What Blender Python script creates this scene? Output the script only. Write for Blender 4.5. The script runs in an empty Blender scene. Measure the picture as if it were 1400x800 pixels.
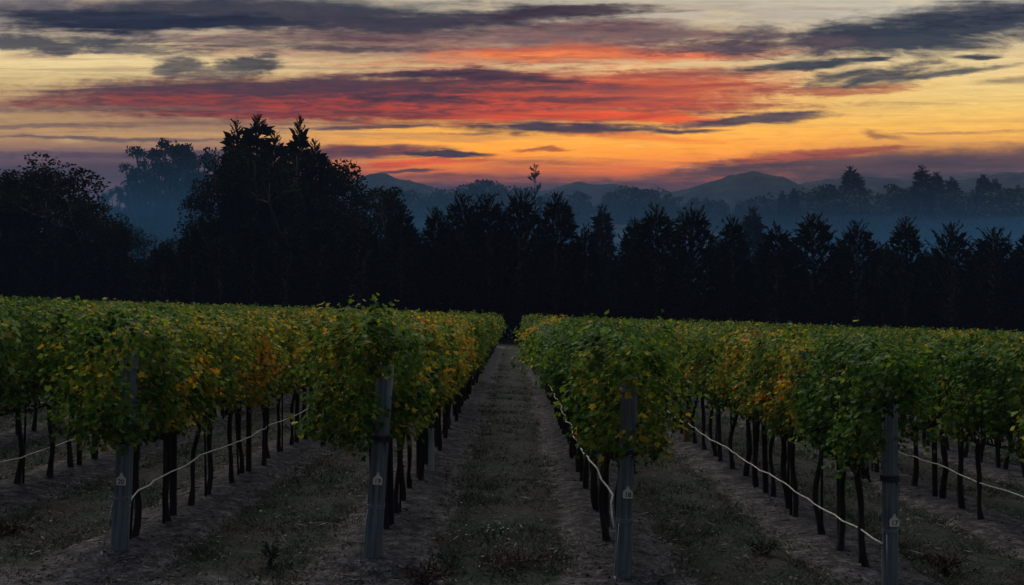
import bpy, math, random
import numpy as np
from mathutils import Vector, noise as mnoise

random.seed(7)
RNG = np.random.default_rng(11)
SC = bpy.context.scene
COL = SC.collection
R = math.radians

# ------------------------------------------------------------------ camera
EYE = 2.35
FOC = 1361.0
cam_d = bpy.data.cameras.new('camera')
cam_d.lens = 35.0
cam_d.sensor_width = 36.0
cam_d.clip_start = 0.1
cam_d.clip_end = 6000
cam = bpy.data.objects.new('camera', cam_d)
COL.objects.link(cam)
cam.location = (0, 0, EYE)
cam.rotation_euler = (R(90) + math.atan(28 / FOC), 0, math.atan(5 / FOC))
SC.camera = cam

# ------------------------------------------------------------------ view, engine
SC.view_settings.view_transform = 'Standard'
SC.view_settings.look = 'None'
SC.view_settings.gamma = 1
SC.view_settings.use_curve_mapping = False
SC.view_settings.exposure = 0.0
SC.render.engine = 'CYCLES'
cy = SC.cycles
cy.max_bounces = 6
cy.diffuse_bounces = 3
cy.glossy_bounces = 2
cy.transmission_bounces = 4
cy.transparent_max_bounces = 8
cy.volume_bounces = 1
cy.use_denoising = True
try:
    cy.denoiser = 'OPENIMAGEDENOISE'
    cy.denoising_input_passes = 'RGB_ALBEDO_NORMAL'
    cy.denoising_prefilter = 'ACCURATE'
except Exception:
    pass

SUN_AZ = -14.0        # degrees right of the view axis
SUN_EL = 54.0
HAZE_DENSITY = 0.00045
HAZE_TOP = 150.0


def lin(r, g, b):
    f = lambda c: ((c / 255 + 0.055) / 1.055) ** 2.4 if c > 10.3 else c / 255 / 12.92
    return (f(r), f(g), f(b), 1.0)


# ------------------------------------------------------------------ node helpers
class NT:
    def __init__(self, tree):
        self.t = tree
        self.n = tree.nodes
        self.l = tree.links

    def new(self, kind, **kw):
        nd = self.n.new(kind)
        for k, v in kw.items():
            setattr(nd, k, v)
        return nd

    def put(self, sock, v):
        if hasattr(v, 'links') or isinstance(v, bpy.types.NodeSocket):
            self.l.new(v, sock)
        else:
            sock.default_value = v

    def math(self, op, a, b=0.0, c=0.0, clamp=False):
        nd = self.new('ShaderNodeMath', operation=op)
        nd.use_clamp = clamp
        self.put(nd.inputs[0], a)
        self.put(nd.inputs[1], b)
        self.put(nd.inputs[2], c)
        return nd.outputs[0]

    def mapr(self, v, a, b, c=0.0, d=1.0, smooth=True):
        nd = self.new('ShaderNodeMapRange')
        nd.interpolation_type = 'SMOOTHSTEP' if smooth else 'LINEAR'
        self.put(nd.inputs[0], v)
        for i, x in enumerate((a, b, c, d)):
            self.put(nd.inputs[1 + i], x)
        return nd.outputs[0]

    def mix(self, f, a, b, blend='MIX'):
        nd = self.new('ShaderNodeMix', data_type='RGBA')
        nd.blend_type = blend
        self.put(nd.inputs[0], f)
        self.put(nd.inputs[6], a)
        self.put(nd.inputs[7], b)
        return nd.outputs[2]

    def noise(self, vec, scale, detail=4, rough=0.55, dist=0.0):
        nd = self.new('ShaderNodeTexNoise')
        if vec is not None:
            self.l.new(vec, nd.inputs['Vector'])
        nd.inputs['Scale'].default_value = scale
        nd.inputs['Detail'].default_value = detail
        nd.inputs['Roughness'].default_value = rough
        nd.inputs['Distortion'].default_value = dist
        return nd.outputs['Fac']

    def mapping(self, vec, loc=(0, 0, 0), rot=(0, 0, 0), scale=(1, 1, 1), kind='POINT'):
        nd = self.new('ShaderNodeMapping', vector_type=kind)
        self.l.new(vec, nd.inputs[0])
        nd.inputs[1].default_value = loc
        nd.inputs[2].default_value = rot
        nd.inputs[3].default_value = scale
        return nd.outputs[0]

    def ramp(self, fac, stops, interp='LINEAR'):
        nd = self.new('ShaderNodeValToRGB')
        nd.color_ramp.interpolation = interp
        el = nd.color_ramp.elements
        while len(el) < len(stops):
            el.new(0.5)
        for e, (p, c) in zip(el, sorted(stops, key=lambda s: s[0])):
            e.position = p
            e.color = c
        self.put(nd.inputs[0], fac)
        return nd.outputs[0]


# ------------------------------------------------------------------ sky
def build_world():
    w = bpy.data.worlds.new('World')
    SC.world = w
    w.use_nodes = True
    t = NT(w.node_tree)
    t.n.clear()
    out = t.new('ShaderNodeOutputWorld')
    bg = t.new('ShaderNodeBackground')
    t.l.new(bg.outputs[0], out.inputs[0])
    tc = t.new('ShaderNodeTexCoord')
    sep = t.new('ShaderNodeSeparateXYZ')
    t.l.new(tc.outputs['Generated'], sep.inputs[0])
    X, Y, Z = sep.outputs
    az = t.math('ARCTAN2', X, Y)
    el = t.math('ARCSINE', Z)
    # directions of the western sky as slopes (right, up), so level cloud decks stay level
    yy = t.math('MAXIMUM', Y, .08)
    U = t.math('MULTIPLY', t.math('DIVIDE', X, yy), FOC)
    V = t.math('MULTIPLY', t.math('DIVIDE', Z, yy), FOC)
    cmb = t.new('ShaderNodeCombineXYZ')
    t.l.new(U, cmb.inputs[0])
    t.l.new(V, cmb.inputs[1])
    UV = cmb.outputs[0]
    nW = t.noise(t.mapping(UV, loc=(3.1, 7.7, 0), scale=(1 / 240, 1 / 60, 1)), 1, 4, .5)
    nW2 = t.noise(t.mapping(UV, loc=(13.1, 2.7, 0), scale=(1 / 50, 1 / 16, 1)), 1, 4, .55)
    dv = t.math('ADD', t.math('MULTIPLY', t.math('SUBTRACT', nW, .5), 26), t.math('MULTIPLY', t.math('SUBTRACT', nW2, .5), 11))
    cm2 = t.new('ShaderNodeCombineXYZ')
    t.l.new(t.math('ADD', U, t.math('MULTIPLY', dv, 1.6)), cm2.inputs[0])
    t.l.new(t.math('ADD', V, dv), cm2.inputs[1])
    UW = cm2.outputs[0]
    # streak noises in sky-direction space, slightly tilted
    nA = t.noise(t.mapping(UV, loc=(1, 4, 0), rot=(0, 0, R(3)), scale=(1 / 230, 1 / 34, 1)), 1, 7, .58, .3)
    nB = t.noise(t.mapping(UV, loc=(9, 2, 0), rot=(0, 0, R(-4)), scale=(1 / 170, 1 / 12, 1)), 1, 8, .64, .6)
    nC = t.noise(t.mapping(UV, loc=(5, 8, 0), rot=(0, 0, R(5)), scale=(1 / 42, 1 / 5.5, 1)), 1, 6, .64, .5)
    nS = t.noise(t.mapping(UV, loc=(15, 28, 0), rot=(0, 0, R(2)), scale=(1 / 420, 1 / 17, 1)), 1, 8, .62, .5)
    nD = t.noise(t.mapping(UV, loc=(2, 6, 0), rot=(0, 0, R(-10)), scale=(1 / 95, 1 / 24, 1)), 1, 9, .66, .9)
    nF = t.noise(t.mapping(UV, loc=(22, 16, 0), rot=(0, 0, R(9)), scale=(1 / 30, 1 / 13, 1)), 1, 6, .62, .8)
    N = {'A': nA, 'B': nB, 'C': nC, 'D': nD}

    def uv(px, py):
        return px - 705, 428 - py

    # clear-air glow, by height above the horizon
    h = t.mapr(t.math('ADD', V, t.math('MULTIPLY', t.math('SUBTRACT', nA, .5), 30)), 130, 480, 0, 1, False)
    p = lambda py: (uv(700, py)[1] - 130) / 350
    glow = t.ramp(h, [(p(285), lin(100, 78, 84)), (p(250), lin(150, 92, 78)), (p(232), lin(240, 138, 50)),
                      (p(205), lin(255, 180, 58)), (p(165), lin(250, 198, 98)), (p(120), lin(238, 204, 142)),
                      (p(70), lin(224, 200, 160)), (p(20), lin(200, 190, 172))])
    left = t.ramp(h, [(p(285), lin(92, 78, 90)), (p(245), lin(116, 92, 98)), (p(215), lin(128, 100, 104)),
                      (p(185), lin(196, 160, 112)), (p(150), lin(190, 162, 120)), (p(115), lin(214, 192, 142)),
                      (p(80), lin(238, 218, 168)), (p(20), lin(168, 160, 156))])
    right = t.ramp(h, [(p(285), lin(80, 76, 88)), (p(250), lin(88, 78, 88)), (p(225), lin(120, 92, 98)),
                       (p(205), lin(214, 154, 84)), (p(180), lin(246, 196, 96)), (p(140), lin(240, 208, 128)),
                       (p(100), lin(236, 212, 156)), (p(20), lin(206, 198, 182))])
    col = t.mix(t.mapr(U, -80, -430), glow, left)
    col = t.mix(t.mapr(U, 260, 600), col, right)
    # streaks through the clear air
    low = t.mapr(U, 500, -300)
    col = t.mix(t.math('MULTIPLY', t.mapr(nS, .48, .62, 0, .5), t.math('ADD', t.math('MULTIPLY', low, .75), .25)), col, t.mix(.72, col, lin(122, 102, 104)))
    col = t.mix(t.mapr(nB, .5, .7, 0, .5), col, t.mix(.55, col, lin(140, 112, 106)))
    col = t.mix(t.mapr(nA, .45, .28, 0, .35), col, lin(250, 222, 160))

    def cloud(px, py, a, b, colr, n='A', k=1.2, soft=.45, op=1.0, rot=0.0, colr2=None, n2='C', thr=0.0):
        nonlocal col
        u, v = uv(px, py)
        # a vanishing share of the layer below keeps the layers in order when the shader is compiled
        dot = t.new('ShaderNodeVectorMath', operation='DOT_PRODUCT')
        t.l.new(col, dot.inputs[0])
        dot.inputs[1].default_value = (1e-7, 1e-7, 1e-7)
        prev = dot.outputs['Value']
        add = t.new('ShaderNodeVectorMath', operation='ADD')
        t.l.new(UW, add.inputs[0])
        t.l.new(prev, add.inputs[1])
        m = t.mapping(add.outputs[0], loc=(u, v, 0), rot=(0, 0, R(rot)), scale=(a, b, 1), kind='TEXTURE')
        ln = t.new('ShaderNodeVectorMath', operation='LENGTH')
        t.l.new(m, ln.inputs[0])
        d = t.math('SUBTRACT', 1.0, ln.outputs['Value'])
        d = t.math('ADD', d, t.math('MULTIPLY', t.math('SUBTRACT', N[n], .5), k * (2.4 if n != 'D' else 3.6)))
        d = t.math('ADD', d, t.math('MULTIPLY', t.math('SUBTRACT', nB if n != 'B' else nS, .5), 1.0))
        d = t.math('ADD', d, t.math('MULTIPLY', t.math('ADD', t.math('SUBTRACT', nC, .5), t.math('SUBTRACT', nF, .5)), .5))
        mask = t.mapr(d, thr - .30, thr + .08 + soft * 1.15, 0, op)
        c = colr
        if colr2 is None:
            lum = .66
            colr2 = tuple(v * lum for v in colr[:3]) + (1,)
            n2 = 'C' if n != 'C' else 'B'
            colr = tuple(min(1, v * 1.22) for v in colr[:3]) + (1,)
        if colr2 is not None:
            c = t.mix(t.mapr(t.math('ADD', N[n2], prev), .33, .67), colr, colr2)
        col = t.mix(mask, col, c)

    G = lin
    # -- upper veils
    cloud(640, 52, 560, 26, G(150, 122, 112), 'A', 1.0, .6, .7)
    cloud(560, 68, 420, 24, G(156, 112, 104), 'B', .8, .6, .6)
    # -- broad crimson sheet
    cloud(500, 134, 600, 38, G(150, 86, 72), 'A', .4, .5, .92, 0, G(100, 72, 76), 'B')
    cloud(330, 138, 330, 22, G(160, 74, 60), 'B', .4, .5, .85, 0, G(98, 66, 70), 'C')
    cloud(620, 134, 440, 34, G(186, 82, 56), 'B', .5, .5, .9, 0, G(104, 64, 66), 'C')
    cloud(800, 126, 260, 36, G(222, 100, 54), 'B', .4, .55, .9, 0, G(136, 72, 64), 'C')
    cloud(900, 120, 230, 24, G(224, 116, 66), 'C', .5, .6, .75, 0, G(160, 92, 76), 'B')
    cloud(420, 116, 360, 14, G(92, 68, 76), 'B', .7, .4, .85, 0, G(80, 64, 78))
    cloud(640, 104, 160, 7, G(84, 62, 74), 'B', .6, .4, .9)
    cloud(780, 132, 90, 5, G(94, 64, 72), 'B', .6, .4, .7)
    cloud(560, 134, 120, 5, G(84, 62, 74), 'B', .6, .4, .8)
    cloud(420, 156, 260, 5, G(140, 58, 56), 'B', .6, .5, .8)
    cloud(900, 160, 120, 9, G(240, 112, 46), 'C', .5, .5, .92, -3)
    cloud(760, 158, 150, 7, G(226, 100, 48), 'C', .6, .5, .8)
    # -- orange upper band
    cloud(840, 72, 260, 15, G(232, 126, 72), 'B', .6, .6, .88, 0, G(176, 104, 84), 'A')
    cloud(720, 76, 150, 7, G(246, 144, 80), 'B', .6, .6, .8)
    cloud(900, 46, 260, 18, G(140, 104, 100), 'A', .8, .55, .85, 0, G(116, 100, 104))
    cloud(960, 62, 130, 10, G(120, 92, 96), 'D', .8, .5, .8)
    cloud(600, 84, 200, 6, G(206, 140, 104), 'B', .8, .6, .6)
    cloud(980, 100, 130, 9, G(190, 112, 86), 'C', .6, .5, .7)
    # -- dark slate bands, top left
    cloud(320, 14, 430, 26, G(54, 62, 76), 'A', .5, .5, .96, 0, G(82, 78, 84), 'D')
    cloud(260, 30, 230, 11, G(38, 47, 66), 'B', .5, .35, .95)
    cloud(120, 20, 140, 10, G(52, 58, 74), 'B', .5, .35, .9)
    cloud(560, 26, 240, 15, G(84, 74, 84), 'A', .6, .45, .92, 2, G(68, 66, 78))
    cloud(500, 44, 190, 9, G(110, 88, 92), 'B', .6, .5, .8)
    cloud(770, 18, 130, 10, G(78, 62, 72), 'B', .6, .4, .92, 3)
    cloud(800, 38, 120, 7, G(120, 92, 94), 'B', .7, .5, .7)
    cloud(50, 54, 170, 14, G(84, 86, 92), 'D', .8, .5, .9, 0, G(72, 76, 86))
    cloud(170, 64, 120, 9, G(108, 104, 104), 'D', .9, .6, .8, -4)
    cloud(340, 88, 50, 12, G(82, 82, 88), 'D', .8, .4, .92)
    cloud(245, 90, 32, 11, G(104, 100, 98), 'D', .9, .5, .9)
    cloud(290, 96, 60, 8, G(124, 116, 108), 'D', .9, .5, .8)
    cloud(470, 64, 160, 7, G(98, 86, 92), 'B', .7, .45, .85)
    cloud(360, 58, 130, 7, G(132, 120, 112), 'B', .8, .5, .7)
    # -- dark slate masses, top right
    cloud(1270, 42, 290, 32, G(42, 56, 72), 'D', .5, .5, .96, 5, G(70, 76, 86), 'B')
    cloud(1340, 18, 170, 18, G(38, 50, 66), 'B', .5, .5, .92, 5, G(78, 78, 88))
    cloud(1100, 90, 120, 8, G(58, 70, 82), 'B', .6, .5, .92, 4)
    cloud(1060, 62, 130, 12, G(110, 92, 96), 'D', .8, .5, .8, 3)
    cloud(1205, 104, 120, 13, G(54, 66, 78), 'D', .7, .55, .93, 6, G(98, 92, 94))
    cloud(1300, 100, 90, 5, G(92, 92, 94), 'B', .7, .4, .85, 8)
    cloud(1342, 74, 46, 4.5, G(64, 70, 80), 'B', .5, .35, .95, 3)
    cloud(1190, 84, 34, 4, G(70, 74, 84), 'B', .5, .35, .9, 8)
    cloud(1390, 108, 60, 6, G(150, 134, 112), 'B', .7, .5, .7, 5)
    cloud(1150, 122, 130, 6, G(186, 112, 82), 'C', .6, .5, .75, 2)
    # -- streaks through the gold
    cloud(130, 150, 240, 6, G(130, 108, 100), 'B', .8, .6, .6)
    cloud(260, 168, 200, 3, G(140, 112, 100), 'B', .8, .6, .55)
    cloud(140, 188, 200, 3.5, G(104, 92, 98), 'B', .8, .5, .75)
    cloud(60, 172, 120, 3, G(120, 102, 100), 'B', .8, .5, .6)
    cloud(760, 178, 150, 8, G(86, 70, 82), 'B', .5, .35, .97, -1)
    cloud(930, 180, 60, 4, G(84, 68, 80), 'B', .5, .4, .9)
    cloud(1030, 164, 110, 8, G(98, 84, 90), 'B', .6, .35, .95, 4)
    cloud(880, 190, 130, 6, G(246, 140, 56), 'C', .6, .6, .7, -3)
    cloud(500, 173, 90, 3, G(110, 88, 88), 'B', .5, .4, .9, 2)
    cloud(1205, 186, 34, 7, G(170, 126, 84), 'D', .6, .5, .75, -14)
    cloud(1300, 182, 120, 3, G(196, 152, 96), 'B', .6, .5, .7, 1)
    cloud(735, 203, 40, 3, G(176, 106, 60), 'D', .7, .4, .85)
    cloud(700, 220, 140, 4, G(190, 120, 64), 'B', .6, .5, .7)
    # -- mauve bank low at left
    cloud(90, 238, 330, 17, G(104, 80, 84), 'A', .5, .5, .92, 0, G(84, 74, 84), 'B')
    cloud(110, 212, 200, 6, G(112, 90, 98), 'D', .6, .45, .85)
    cloud(320, 208, 160, 7, G(90, 74, 86), 'B', .5, .4, .88)
    cloud(490, 203, 110, 8, G(88, 68, 80), 'B', .55, .38, .95, 0, G(130, 70, 70))
    cloud(615, 210, 66, 5.5, G(70, 62, 76), 'B', .5, .33, .97, -1)
    cloud(560, 222, 90, 6, G(226, 100, 50), 'C', .6, .5, .85)
    cloud(560, 233, 50, 3, G(100, 70, 76), 'B', .5, .4, .9)
    cloud(640, 244, 180, 6, G(150, 92, 78), 'B', .5, .5, .8)
    # -- purple bank low at right
    cloud(800, 256, 300, 10, G(92, 70, 76), 'A', .45, .5, .92, 1)
    cloud(1010, 230, 130, 12, G(98, 76, 80), 'A', .5, .45, .94, 4)
    cloud(1270, 226, 330, 21, G(84, 72, 76), 'A', .5, .5, .93, 3, G(104, 80, 80), 'B')
    cloud(1120, 213, 130, 7, G(164, 90, 68), 'B', .6, .45, .88, 4)
    cloud(1290, 246, 300, 13, G(66, 68, 80), 'A', .5, .5, .9)
    cloud(1010, 252, 260, 8, G(112, 80, 80), 'B', .6, .6, .65)

    # fine fibres through all of it
    f1 = t.mapr(nB, .36, .64, .92, 1.08, False)
    f2 = t.mapr(nC, .36, .64, .95, 1.05, False)
    ff = t.math('MULTIPLY', f1, f2)
    fc = t.new('ShaderNodeCombineXYZ')
    for i_ in range(3):
        t.l.new(ff, fc.inputs[i_])
    col = t.mix(1.0, col, fc.outputs[0], 'MULTIPLY')
    gm = t.new('ShaderNodeGamma')
    t.l.new(col, gm.inputs[0])
    gm.inputs[1].default_value = 1.28
    col = gm.outputs[0]
    # brightness seen through the air near the horizon
    gain = t.ramp(t.mapr(V, 120, 600, 0, 1, False),
                  [(0, (1.62, 1.56, 1.5, 1)), (.25, (1.56, 1.5, 1.46, 1)), (.6, (1.32, 1.32, 1.3, 1)), (1, (1.24, 1.24, 1.24, 1))])
    col = t.mix(1.0, col, gain, 'MULTIPLY')

    # the rest of the dome: the physical sky of a very low sun, greyed by thin cloud
    sky = t.new('ShaderNodeTexSky')
    sky.sky_type = 'NISHITA'
    sky.sun_disc = False
    sky.sun_elevation = R(2.0)
    sky.sun_rotation = R(SUN_AZ)
    sky.air_density = 1.2
    sky.dust_density = 2.0
    sky.ozone_density = 2.0
    dome = t.mix(1.0, sky.outputs[0], (DOME, DOME, DOME, 1), 'MULTIPLY')
    zen = t.ramp(t.mapr(Z, 0, 1, 0, 1, False), [(0, (.028, .04, .062, 1)), (.3, (.05, .07, .10, 1)), (.6, (.22, .25, .30, 1)), (1, (.34, .37, .42, 1))])
    frontness = t.mapr(Y, -.5, .7)
    cl = t.noise(t.mapping(tc.outputs['Generated'], scale=(2.2, 1.2, 5)), 1.6, 5, .55)
    zen = t.mix(t.mapr(cl, .35, .7, 0, .6), zen, t.mix(1.0, zen, (.55, .55, .6, 1), 'MULTIPLY'))
    zen = t.mix(1.0, zen, t.mix(frontness, (.35, .38, .45, 1), (1.5, 1.4, 1.25, 1)), 'MULTIPLY')
    zen = t.mix(1.0, zen, (ZEN, ZEN, ZEN, 1), 'MULTIPLY')
    dome = t.mix(1.0, dome, zen, 'ADD')
    m_el = t.mapr(el, R(21), R(30), 1, 0)
    m_az = t.mapr(t.math('ABSOLUTE', az), R(34), R(58), 1, 0)
        # below the horizon: nothing bright
    dome = t.mix(t.mapr(V, 0, -60), dome, (.01, .012, .016, 1))
    front = t.math('MULTIPLY', t.math('MULTIPLY', m_el, m_az), t.mapr(V, -60, 0))
    t.l.new(dome, bg.inputs[0])
    bg2 = t.new('ShaderNodeBackground')
    t.l.new(col, bg2.inputs[0])
    ms = t.new('ShaderNodeMixShader')
    t.l.new(front, ms.inputs[0])
    t.l.new(bg.outputs[0], ms.inputs[1])
    t.l.new(bg2.outputs[0], ms.inputs[2])
    t.l.new(ms.outputs[0], out.inputs[0])
    try:
        w.cycles.sampling_method = 'MANUAL'
        w.cycles.sample_map_resolution = 1024
    except Exception:
        pass


DOME = 0.05
ZEN = 2.4
build_world()

sun_d = bpy.data.lights.new('sun', 'SUN')
sun_d.energy = 3.3
sun_d.angle = R(40)
sun_d.color = (1.0, .92, .78)
sun = bpy.data.objects.new('sun', sun_d)
COL.objects.link(sun)
_d = Vector((math.sin(R(SUN_AZ)) * math.cos(R(SUN_EL)), math.cos(R(SUN_AZ)) * math.cos(R(SUN_EL)), math.sin(R(SUN_EL))))
sun.rotation_euler = (-_d).to_track_quat('-Z', 'Y').to_euler()
sun['kind'] = 'helper'


# ------------------------------------------------------------------ terrain
def sst(a, b, x):
    t = np.clip((x - a) / (b - a), 0, 1)
    return t * t * (3 - 2 * t)


def ground_z(x, y):
    x = np.asarray(x, float)
    y = np.asarray(y, float)
    z = -0.035 * 60 * np.tanh(x / 60.0) * (1 - sst(110, 200, y))
    z = z - 3.0 * sst(95, 150, y)
    z = z + 34 * sst(170, 400, y) * (1 - sst(480, 680, y)) * (1 + .12 * np.sin(x / 60.0 + 1.0) + .06 * np.sin(x / 23.0))
    return z


def gz(x, y):
    return float(ground_z(x, y))


def px_x(px, d):
    return (px - 705) / FOC * d


def px_z(py, d):
    return EYE + (428 - py) / FOC * d


# ------------------------------------------------------------------ object helpers
def tag(o, label=None, cat=None, group=None, kind=None):
    if label:
        o['label'] = label
    if cat:
        o['category'] = cat
    if group:
        o['group'] = group
    if kind:
        o['kind'] = kind
    return o


def empty(name, loc=(0, 0, 0), rz=0.0, scale=1.0):
    o = bpy.data.objects.new(name, None)
    o.empty_display_size = .2
    COL.objects.link(o)
    o.location = loc
    o.rotation_euler = (0, 0, rz)
    o.scale = (scale,) * 3 if not hasattr(scale, '__len__') else scale
    return o


def link(name, mesh, parent=None):
    o = bpy.data.objects.new(name, mesh)
    COL.objects.link(o)
    if parent is not None:
        o.parent = parent
    return o


def mesh_np(name, verts, faces, mats, midx=None, tint=None, smooth=False):
    """verts (n,3); faces: list of (m,k) int arrays (k = 3 or 4)."""
    me = bpy.data.meshes.new(name)
    verts = np.ascontiguousarray(verts, np.float32)
    me.vertices.add(len(verts))
    me.vertices.foreach_set('co', verts.ravel())
    loops = np.concatenate([f.ravel() for f in faces]).astype(np.int32)
    tot = np.concatenate([np.full(len(f), f.shape[1]) for f in faces]).astype(np.int32)
    start = np.concatenate([[0], np.cumsum(tot)[:-1]]).astype(np.int32)
    me.loops.add(len(loops))
    me.loops.foreach_set('vertex_index', loops)
    me.polygons.add(len(tot))
    me.polygons.foreach_set('loop_start', start)
    try:
        me.polygons.foreach_set('loop_total', tot)
    except Exception:
        pass
    for m in mats:
        me.materials.append(m)
    if midx is not None:
        me.polygons.foreach_set('material_index', np.asarray(midx, np.int32))
    if smooth:
        me.polygons.foreach_set('use_smooth', np.ones(len(tot), bool))
    me.update(calc_edges=True)
    me.validate()
    if tint is not None:
        a = me.attributes.new('tint', 'FLOAT', 'POINT')
        a.data.foreach_set('value', np.asarray(tint, np.float32))
    return me


class MB:
    """collects tubes / blades / polygons for one mesh"""

    def __init__(self):
        self.v, self.q, self.t, self.qm, self.tm, self.ti = [], [], [], [], [], []
        self.n = 0

    def add(self, verts, quads=None, tris=None, mat=0, tint=0.5):
        verts = np.asarray(verts, float)
        if quads is not None and len(quads):
            self.q.append(np.asarray(quads, int) + self.n)
            self.qm.append(np.full(len(quads), mat))
        if tris is not None and len(tris):
            self.t.append(np.asarray(tris, int) + self.n)
            self.tm.append(np.full(len(tris), mat))
        self.v.append(verts)
        self.ti.append(np.full(len(verts), tint) if np.isscalar(tint) else np.asarray(tint))
        self.n += len(verts)

    def tube(self, pts, rad, sides=7, mat=0, tint=.5, cap=True, wob=0.0):
        pts = [Vector(p) for p in pts]
        if not hasattr(rad, '__len__'):
            rad = [rad] * len(pts)
        vs = []
        up = Vector((.31, .95, .04)).normalized()
        for i, p in enumerate(pts):
            d = (pts[min(i + 1, len(pts) - 1)] - pts[max(i - 1, 0)])
            d = d.normalized() if d.length > 1e-9 else Vector((0, 0, 1))
            a = d.cross(up)
            if a.length < .05:
                a = d.cross(Vector((1, 0, 0)))
            a.normalize()
            b = d.cross(a)
            for k in range(sides):
                th = 2 * math.pi * k / sides
                r = rad[i] * (1 + wob * (random.random() - .5))
                vs.append(p + (a * math.cos(th) + b * math.sin(th)) * r)
        q = []
        for i in range(len(pts) - 1):
            for k in range(sides):
                k2 = (k + 1) % sides
                q.append((i * sides + k, i * sides + k2, (i + 1) * sides + k2, (i + 1) * sides + k))
        tr = []
        n0 = len(vs)
        if cap:
            vs.append(pts[0])
            vs.append(pts[-1])
            e = (len(pts) - 1) * sides
            for k in range(sides):
                k2 = (k + 1) % sides
                tr.append((n0, k2, k))
                tr.append((n0 + 1, e + k, e + k2))
        self.add([tuple(v) for v in vs], q, tr, mat, tint)

    def mesh(self, name, mats, smooth=False):
        fs, mi = [], []
        if self.q:
            fs.append(np.concatenate(self.q))
            mi += self.qm
        if self.t:
            fs.append(np.concatenate(self.t))
            mi += self.tm
        return mesh_np(name, np.concatenate(self.v), fs, mats, np.concatenate(mi), np.concatenate(self.ti), smooth)


# ------------------------------------------------------------------ materials
def material(name):
    m = bpy.data.materials.new(name)
    m.use_nodes = True
    t = NT(m.node_tree)
    b = t.n.get('Principled BSDF')
    return m, t, b


def bumped(t, b, height, strength, dist=.02):
    bp = t.new('ShaderNodeBump')
    bp.inputs['Strength'].default_value = strength
    bp.inputs['Distance'].default_value = dist
    t.l.new(height, bp.inputs['Height'])
    t.l.new(bp.outputs[0], b.inputs['Normal'])


def leafy(name, stops, transl=.35, autumn=False, rough=.6, spec=.25):
    m, t, b = material(name)
    at = t.new('ShaderNodeAttribute')
    at.attribute_name = 'tint'
    fac = at.outputs['Fac']
    geo = t.new('ShaderNodeNewGeometry')
    n1 = t.noise(geo.outputs['Position'], .55 if autumn else .12, 3)
    oi = t.new('ShaderNodeObjectInfo')
    if autumn:
        n2 = t.noise(geo.outputs['Position'], 2.6, 2)
        oc = t.new('ShaderNodeSeparateColor')
        t.l.new(oi.outputs['Color'], oc.inputs[0])
        pull = t.math('ADD', t.math('MULTIPLY', t.math('SUBTRACT', n1, .5), .75), t.math('MULTIPLY', t.math('SUBTRACT', n2, .5), 1.15))
        pull = t.math('ADD', pull, t.math('MULTIPLY', oc.outputs[0], .62))
        fac = t.math('ADD', t.math('MULTIPLY', fac, .74), t.math('SUBTRACT', pull, .30), clamp=True)
        c = t.ramp(fac, stops)
    else:
        fac = t.math('ADD', t.math('MULTIPLY', fac, .6), t.math('MULTIPLY', n1, .4))
        c = t.ramp(fac, stops)
    b.inputs['Roughness'].default_value = rough
    b.inputs['Specular IOR Level'].default_value = spec
    t.l.new(c, b.inputs['Base Color'])
    if transl > 0:
        tr = t.new('ShaderNodeBsdfTranslucent')
        t.l.new(t.mix(1.0, c, (1.0, .95, .55, 1), 'MULTIPLY'), tr.inputs[0])
        mx = t.new('ShaderNodeMixShader')
        mx.inputs[0].default_value = transl
        t.l.new(b.outputs[0], mx.inputs[1])
        t.l.new(tr.outputs[0], mx.inputs[2])
        o = t.n.get('Material Output')
        t.l.new(mx.outputs[0], o.inputs[0])
    return m


def wood(name, c1, c2, sx=18, sz=1.6, rough=.85, bump=.5):
    m, t, b = material(name)
    tc = t.new('ShaderNodeTexCoord')
    v = t.mapping(tc.outputs['Object'], scale=(sx, sx, sz))
    n = t.noise(v, 1.5, 6, .62, .4)
    n2 = t.noise(tc.outputs['Object'], 2.2, 3)
    f = t.math('ADD', t.math('MULTIPLY', n, .75), t.math('MULTIPLY', n2, .35))
    t.l.new(t.ramp(f, [(.32, c1), (.72, c2)]), b.inputs['Base Color'])
    b.inputs['Roughness'].default_value = rough
    b.inputs['Specular IOR Level'].default_value = .2
    bumped(t, b, n, bump, .012)
    return m


def plain(name, c, rough=.6, metal=0.0, var=.25):
    m, t, b = material(name)
    tc = t.new('ShaderNodeTexCoord')
    n = t.noise(tc.outputs['Object'], 14, 4)
    dk = tuple(x * (1 - var) for x in c[:3]) + (1,)
    t.l.new(t.mix(t.mapr(n, .35, .65), dk, c), b.inputs['Base Color'])
    b.inputs['Roughness'].default_value = rough
    b.inputs['Metallic'].default_value = metal
    return m


M_VINE = leafy('vine_leaf', [(0.0, (.020, .046, .012, 1)), (.22, (.040, .090, .018, 1)), (.42, (.080, .135, .024, 1)),
                             (.58, (.160, .175, .028, 1)), (.72, (.34, .24, .03, 1)), (.85, (.48, .21, .025, 1)),
                             (.94, (.36, .085, .02, 1)), (1.0, (.14, .035, .018, 1))], .42, True, rough=.75, spec=.12)
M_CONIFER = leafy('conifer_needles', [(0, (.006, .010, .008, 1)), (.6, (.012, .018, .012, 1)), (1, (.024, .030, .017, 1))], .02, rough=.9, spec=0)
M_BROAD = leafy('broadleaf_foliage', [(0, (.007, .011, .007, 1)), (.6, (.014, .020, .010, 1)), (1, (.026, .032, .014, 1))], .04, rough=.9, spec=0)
M_WOODS = leafy('woodland_foliage', [(0, (.014, .020, .016, 1)), (.6, (.024, .031, .021, 1)), (1, (.036, .042, .026, 1))], .04, rough=.85, spec=.1)
M_BARK_VINE = wood('vine_bark', (.012, .009, .008, 1), (.05, .038, .032, 1), 40, 5, .95, 1.0)
M_BARK = wood('tree_bark', (.022, .020, .019, 1), (.075, .07, .068, 1), 6, .9, .95, .8)
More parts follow.
